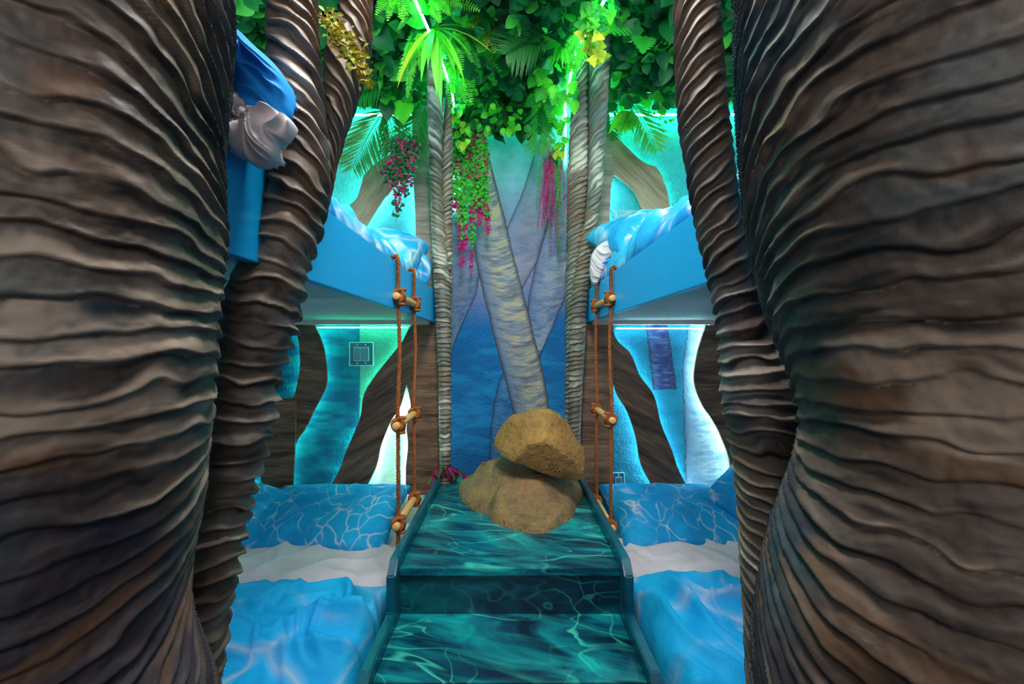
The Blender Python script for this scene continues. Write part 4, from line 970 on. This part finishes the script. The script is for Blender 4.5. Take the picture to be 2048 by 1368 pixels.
for k in range(15):
    x = 908+k*4.6+rnd(-2, 2); yb = 440+rnd(-30, 30)
    if 918 < x < 945: yb = rnd(500, 560)
    st.append([(x+rnd(-4, 4), 225+rnd(0, 20), 2.50), (x+rnd(-5, 5), 330, 2.50+rnd(-.03, .03)), (x+rnd(-4, 4), yb, 2.52)])
garland('flower_garland', 'long hanging garland of green leaves and magenta blossoms beside the left pillar', W(940, 220, 2.5), st,
        [(L_mid, 'leaf_cluster', 105, 'oval', 1, .1, .88, .012), (L_bright, 'pale_leaf_cluster', 34, 'oval', .9, .2, .85, .014), (L_mag, 'blossom_cluster', 22, 'oval', 1.05, .0, .6, .014), (L_mag, 'blossom_tips', 22, 'oval', .95, .84, 1, .008)], .019)
st = []
for k in range(9):
    x = 778+k*5.5+rnd(-2, 2); yb = rnd(370, 450) if 790 < x < 815 else rnd(330, 390)
    st.append([(x+12+rnd(-4, 4), 275, 2.26), (x+4, 320, 2.24), (x-8+rnd(-6, 6), yb+12, 2.26)])
garland('flower_garland', 'shorter magenta blossom garland over the upper left wall', W(805, 265, 2.4), st,
        [(L_dark, 'leaf_cluster', 44, 'oval', 1, 0, .95, .014), (L_mag, 'blossom_cluster', 34, 'oval', .85, .1, .95, .016)], .019)
def heather(label, top, strands, mats, L=.02):
    t = thing('purple_fern', label, 'fern', top)
    for i, sg in enumerate(strands):
        q = [W(*p) for p in sg]; mat = mats[i % len(mats)]; c = spline(q, 14); M = Mass(); M.tubes(c, .0012, 4)
        n = 34
        for j in range(n):
            u = (.04+.94*j/n)*13; a = int(min(u, 12)); p = c[a].lerp(c[a+1], u-a); td = (c[a+1]-c[a]).normalized(); x = td.cross(Vector((0, -1, 0))).normalized()
            for s in (-1, 1): M.blade(p, x*s+td*.6+Vector((rnd(-.2, .2), rnd(-.4, .2), 0)), (0, -1, 0), L*.8*(1-.6*j/n)*rnd(.8, 1.1), .0046)
        M.build('sprig', mat, t)
    return t
st = []
for k in range(34):
    x = rnd(1066, 1142); st.append([((x+1108)/2+rnd(-16, 16), 298+rnd(-14, 30), 2.48+rnd(-.03, .03)), (x*.75+1106*.25+rnd(-8, 8), 370, 2.46+rnd(-.04, .04)), (x, rnd(400, 470) if x < 1095 else rnd(430, 522), 2.5+rnd(-.04, .04))])
heather('purple and green trailing fern hanging beside the right pillar', W(1105, 290, 2.48), st, [L_mag, L_pur, L_mid, L_mag])
st = []
for k in range(22):
    a = rnd(-.1, 3.3); st.append([(895+rnd(-12, 14), 972, 2.5), (895+math.cos(a)*26, 955-abs(math.sin(a))*20, 2.44), (898+math.cos(a)*rnd(36, 62), 968-abs(math.sin(a))*26+rnd(-6, 22), 2.4)])
heather('small magenta and green fern at the foot of the left pillar', W(895, 974, 2.5), st, [L_mag, L_mid, L_pur, L_mag], .024)

# vine wrapped round the left fork
t = thing('wrapped_vine', 'golden leafy vine wrapped round the left forked trunk near the top', 'vine', W(705, 90, .88))
V_, F_ = [], []
ring = []
for k in range(9):
    q = [W(652+a*78+rnd(-3, 3), 34+k*4+a**1.4*92+rnd(-3, 3), .875-.035*math.sin(a*math.pi)) for a in np.linspace(-.02, 1.05, 12)]
    tubegeo(q, .0014, 5, V_, F_); ring += q
part(mk('twig', V_, F_, M_brown), t)
for i in range(290):
    p = random.choice(ring)+Vector((rnd(-.012, .012), -rnd(0, .02), rnd(-.02, .018))); d = Vector((rnd(-.8, 1), rnd(-.6, 0), rnd(-1, .5)))
    leaf(t, 'oval', random.choice([L_gold, L_yel, L_gold]), p, d, (rnd(-.5, .5), -1, rnd(-.3, .6)), rnd(.009, .0145), .75)

# ------------------------------------------------------------------ groups of repeats
GR = {'led strip': 'led strips lighting the room', 'wall panel': 'cut-out boards on the back wall', 'tree trunk': 'big carved trunks along the aisle', 'pillar': 'carved pillars flanking the mural',
      'pillow': 'pillows on the beds', 'duvet': 'duvets on the beds', 'sheet': 'sheets on the lower beds', 'mattress': 'mattresses of the bunks', 'bunk bed': 'upper bunks', 'bed base': 'lower bed bases',
      'rope ladder': 'rope ladders of the bunks', 'palm frond': 'palm fronds in the canopy', 'palm leaf': 'fan palm leaves in the canopy', 'fern': 'ferns in the canopy', 'garland': 'flower garlands',
      'plant': 'plants hanging from the ceiling', 'leaf': 'single large leaves by the left pillar', 'boulder': 'stacked boulders on the steps'}
for o in bpy.data.objects:
    if o.parent is None and o.get('category') in GR and not o.get('group'): o['group'] = GR[o['category']]
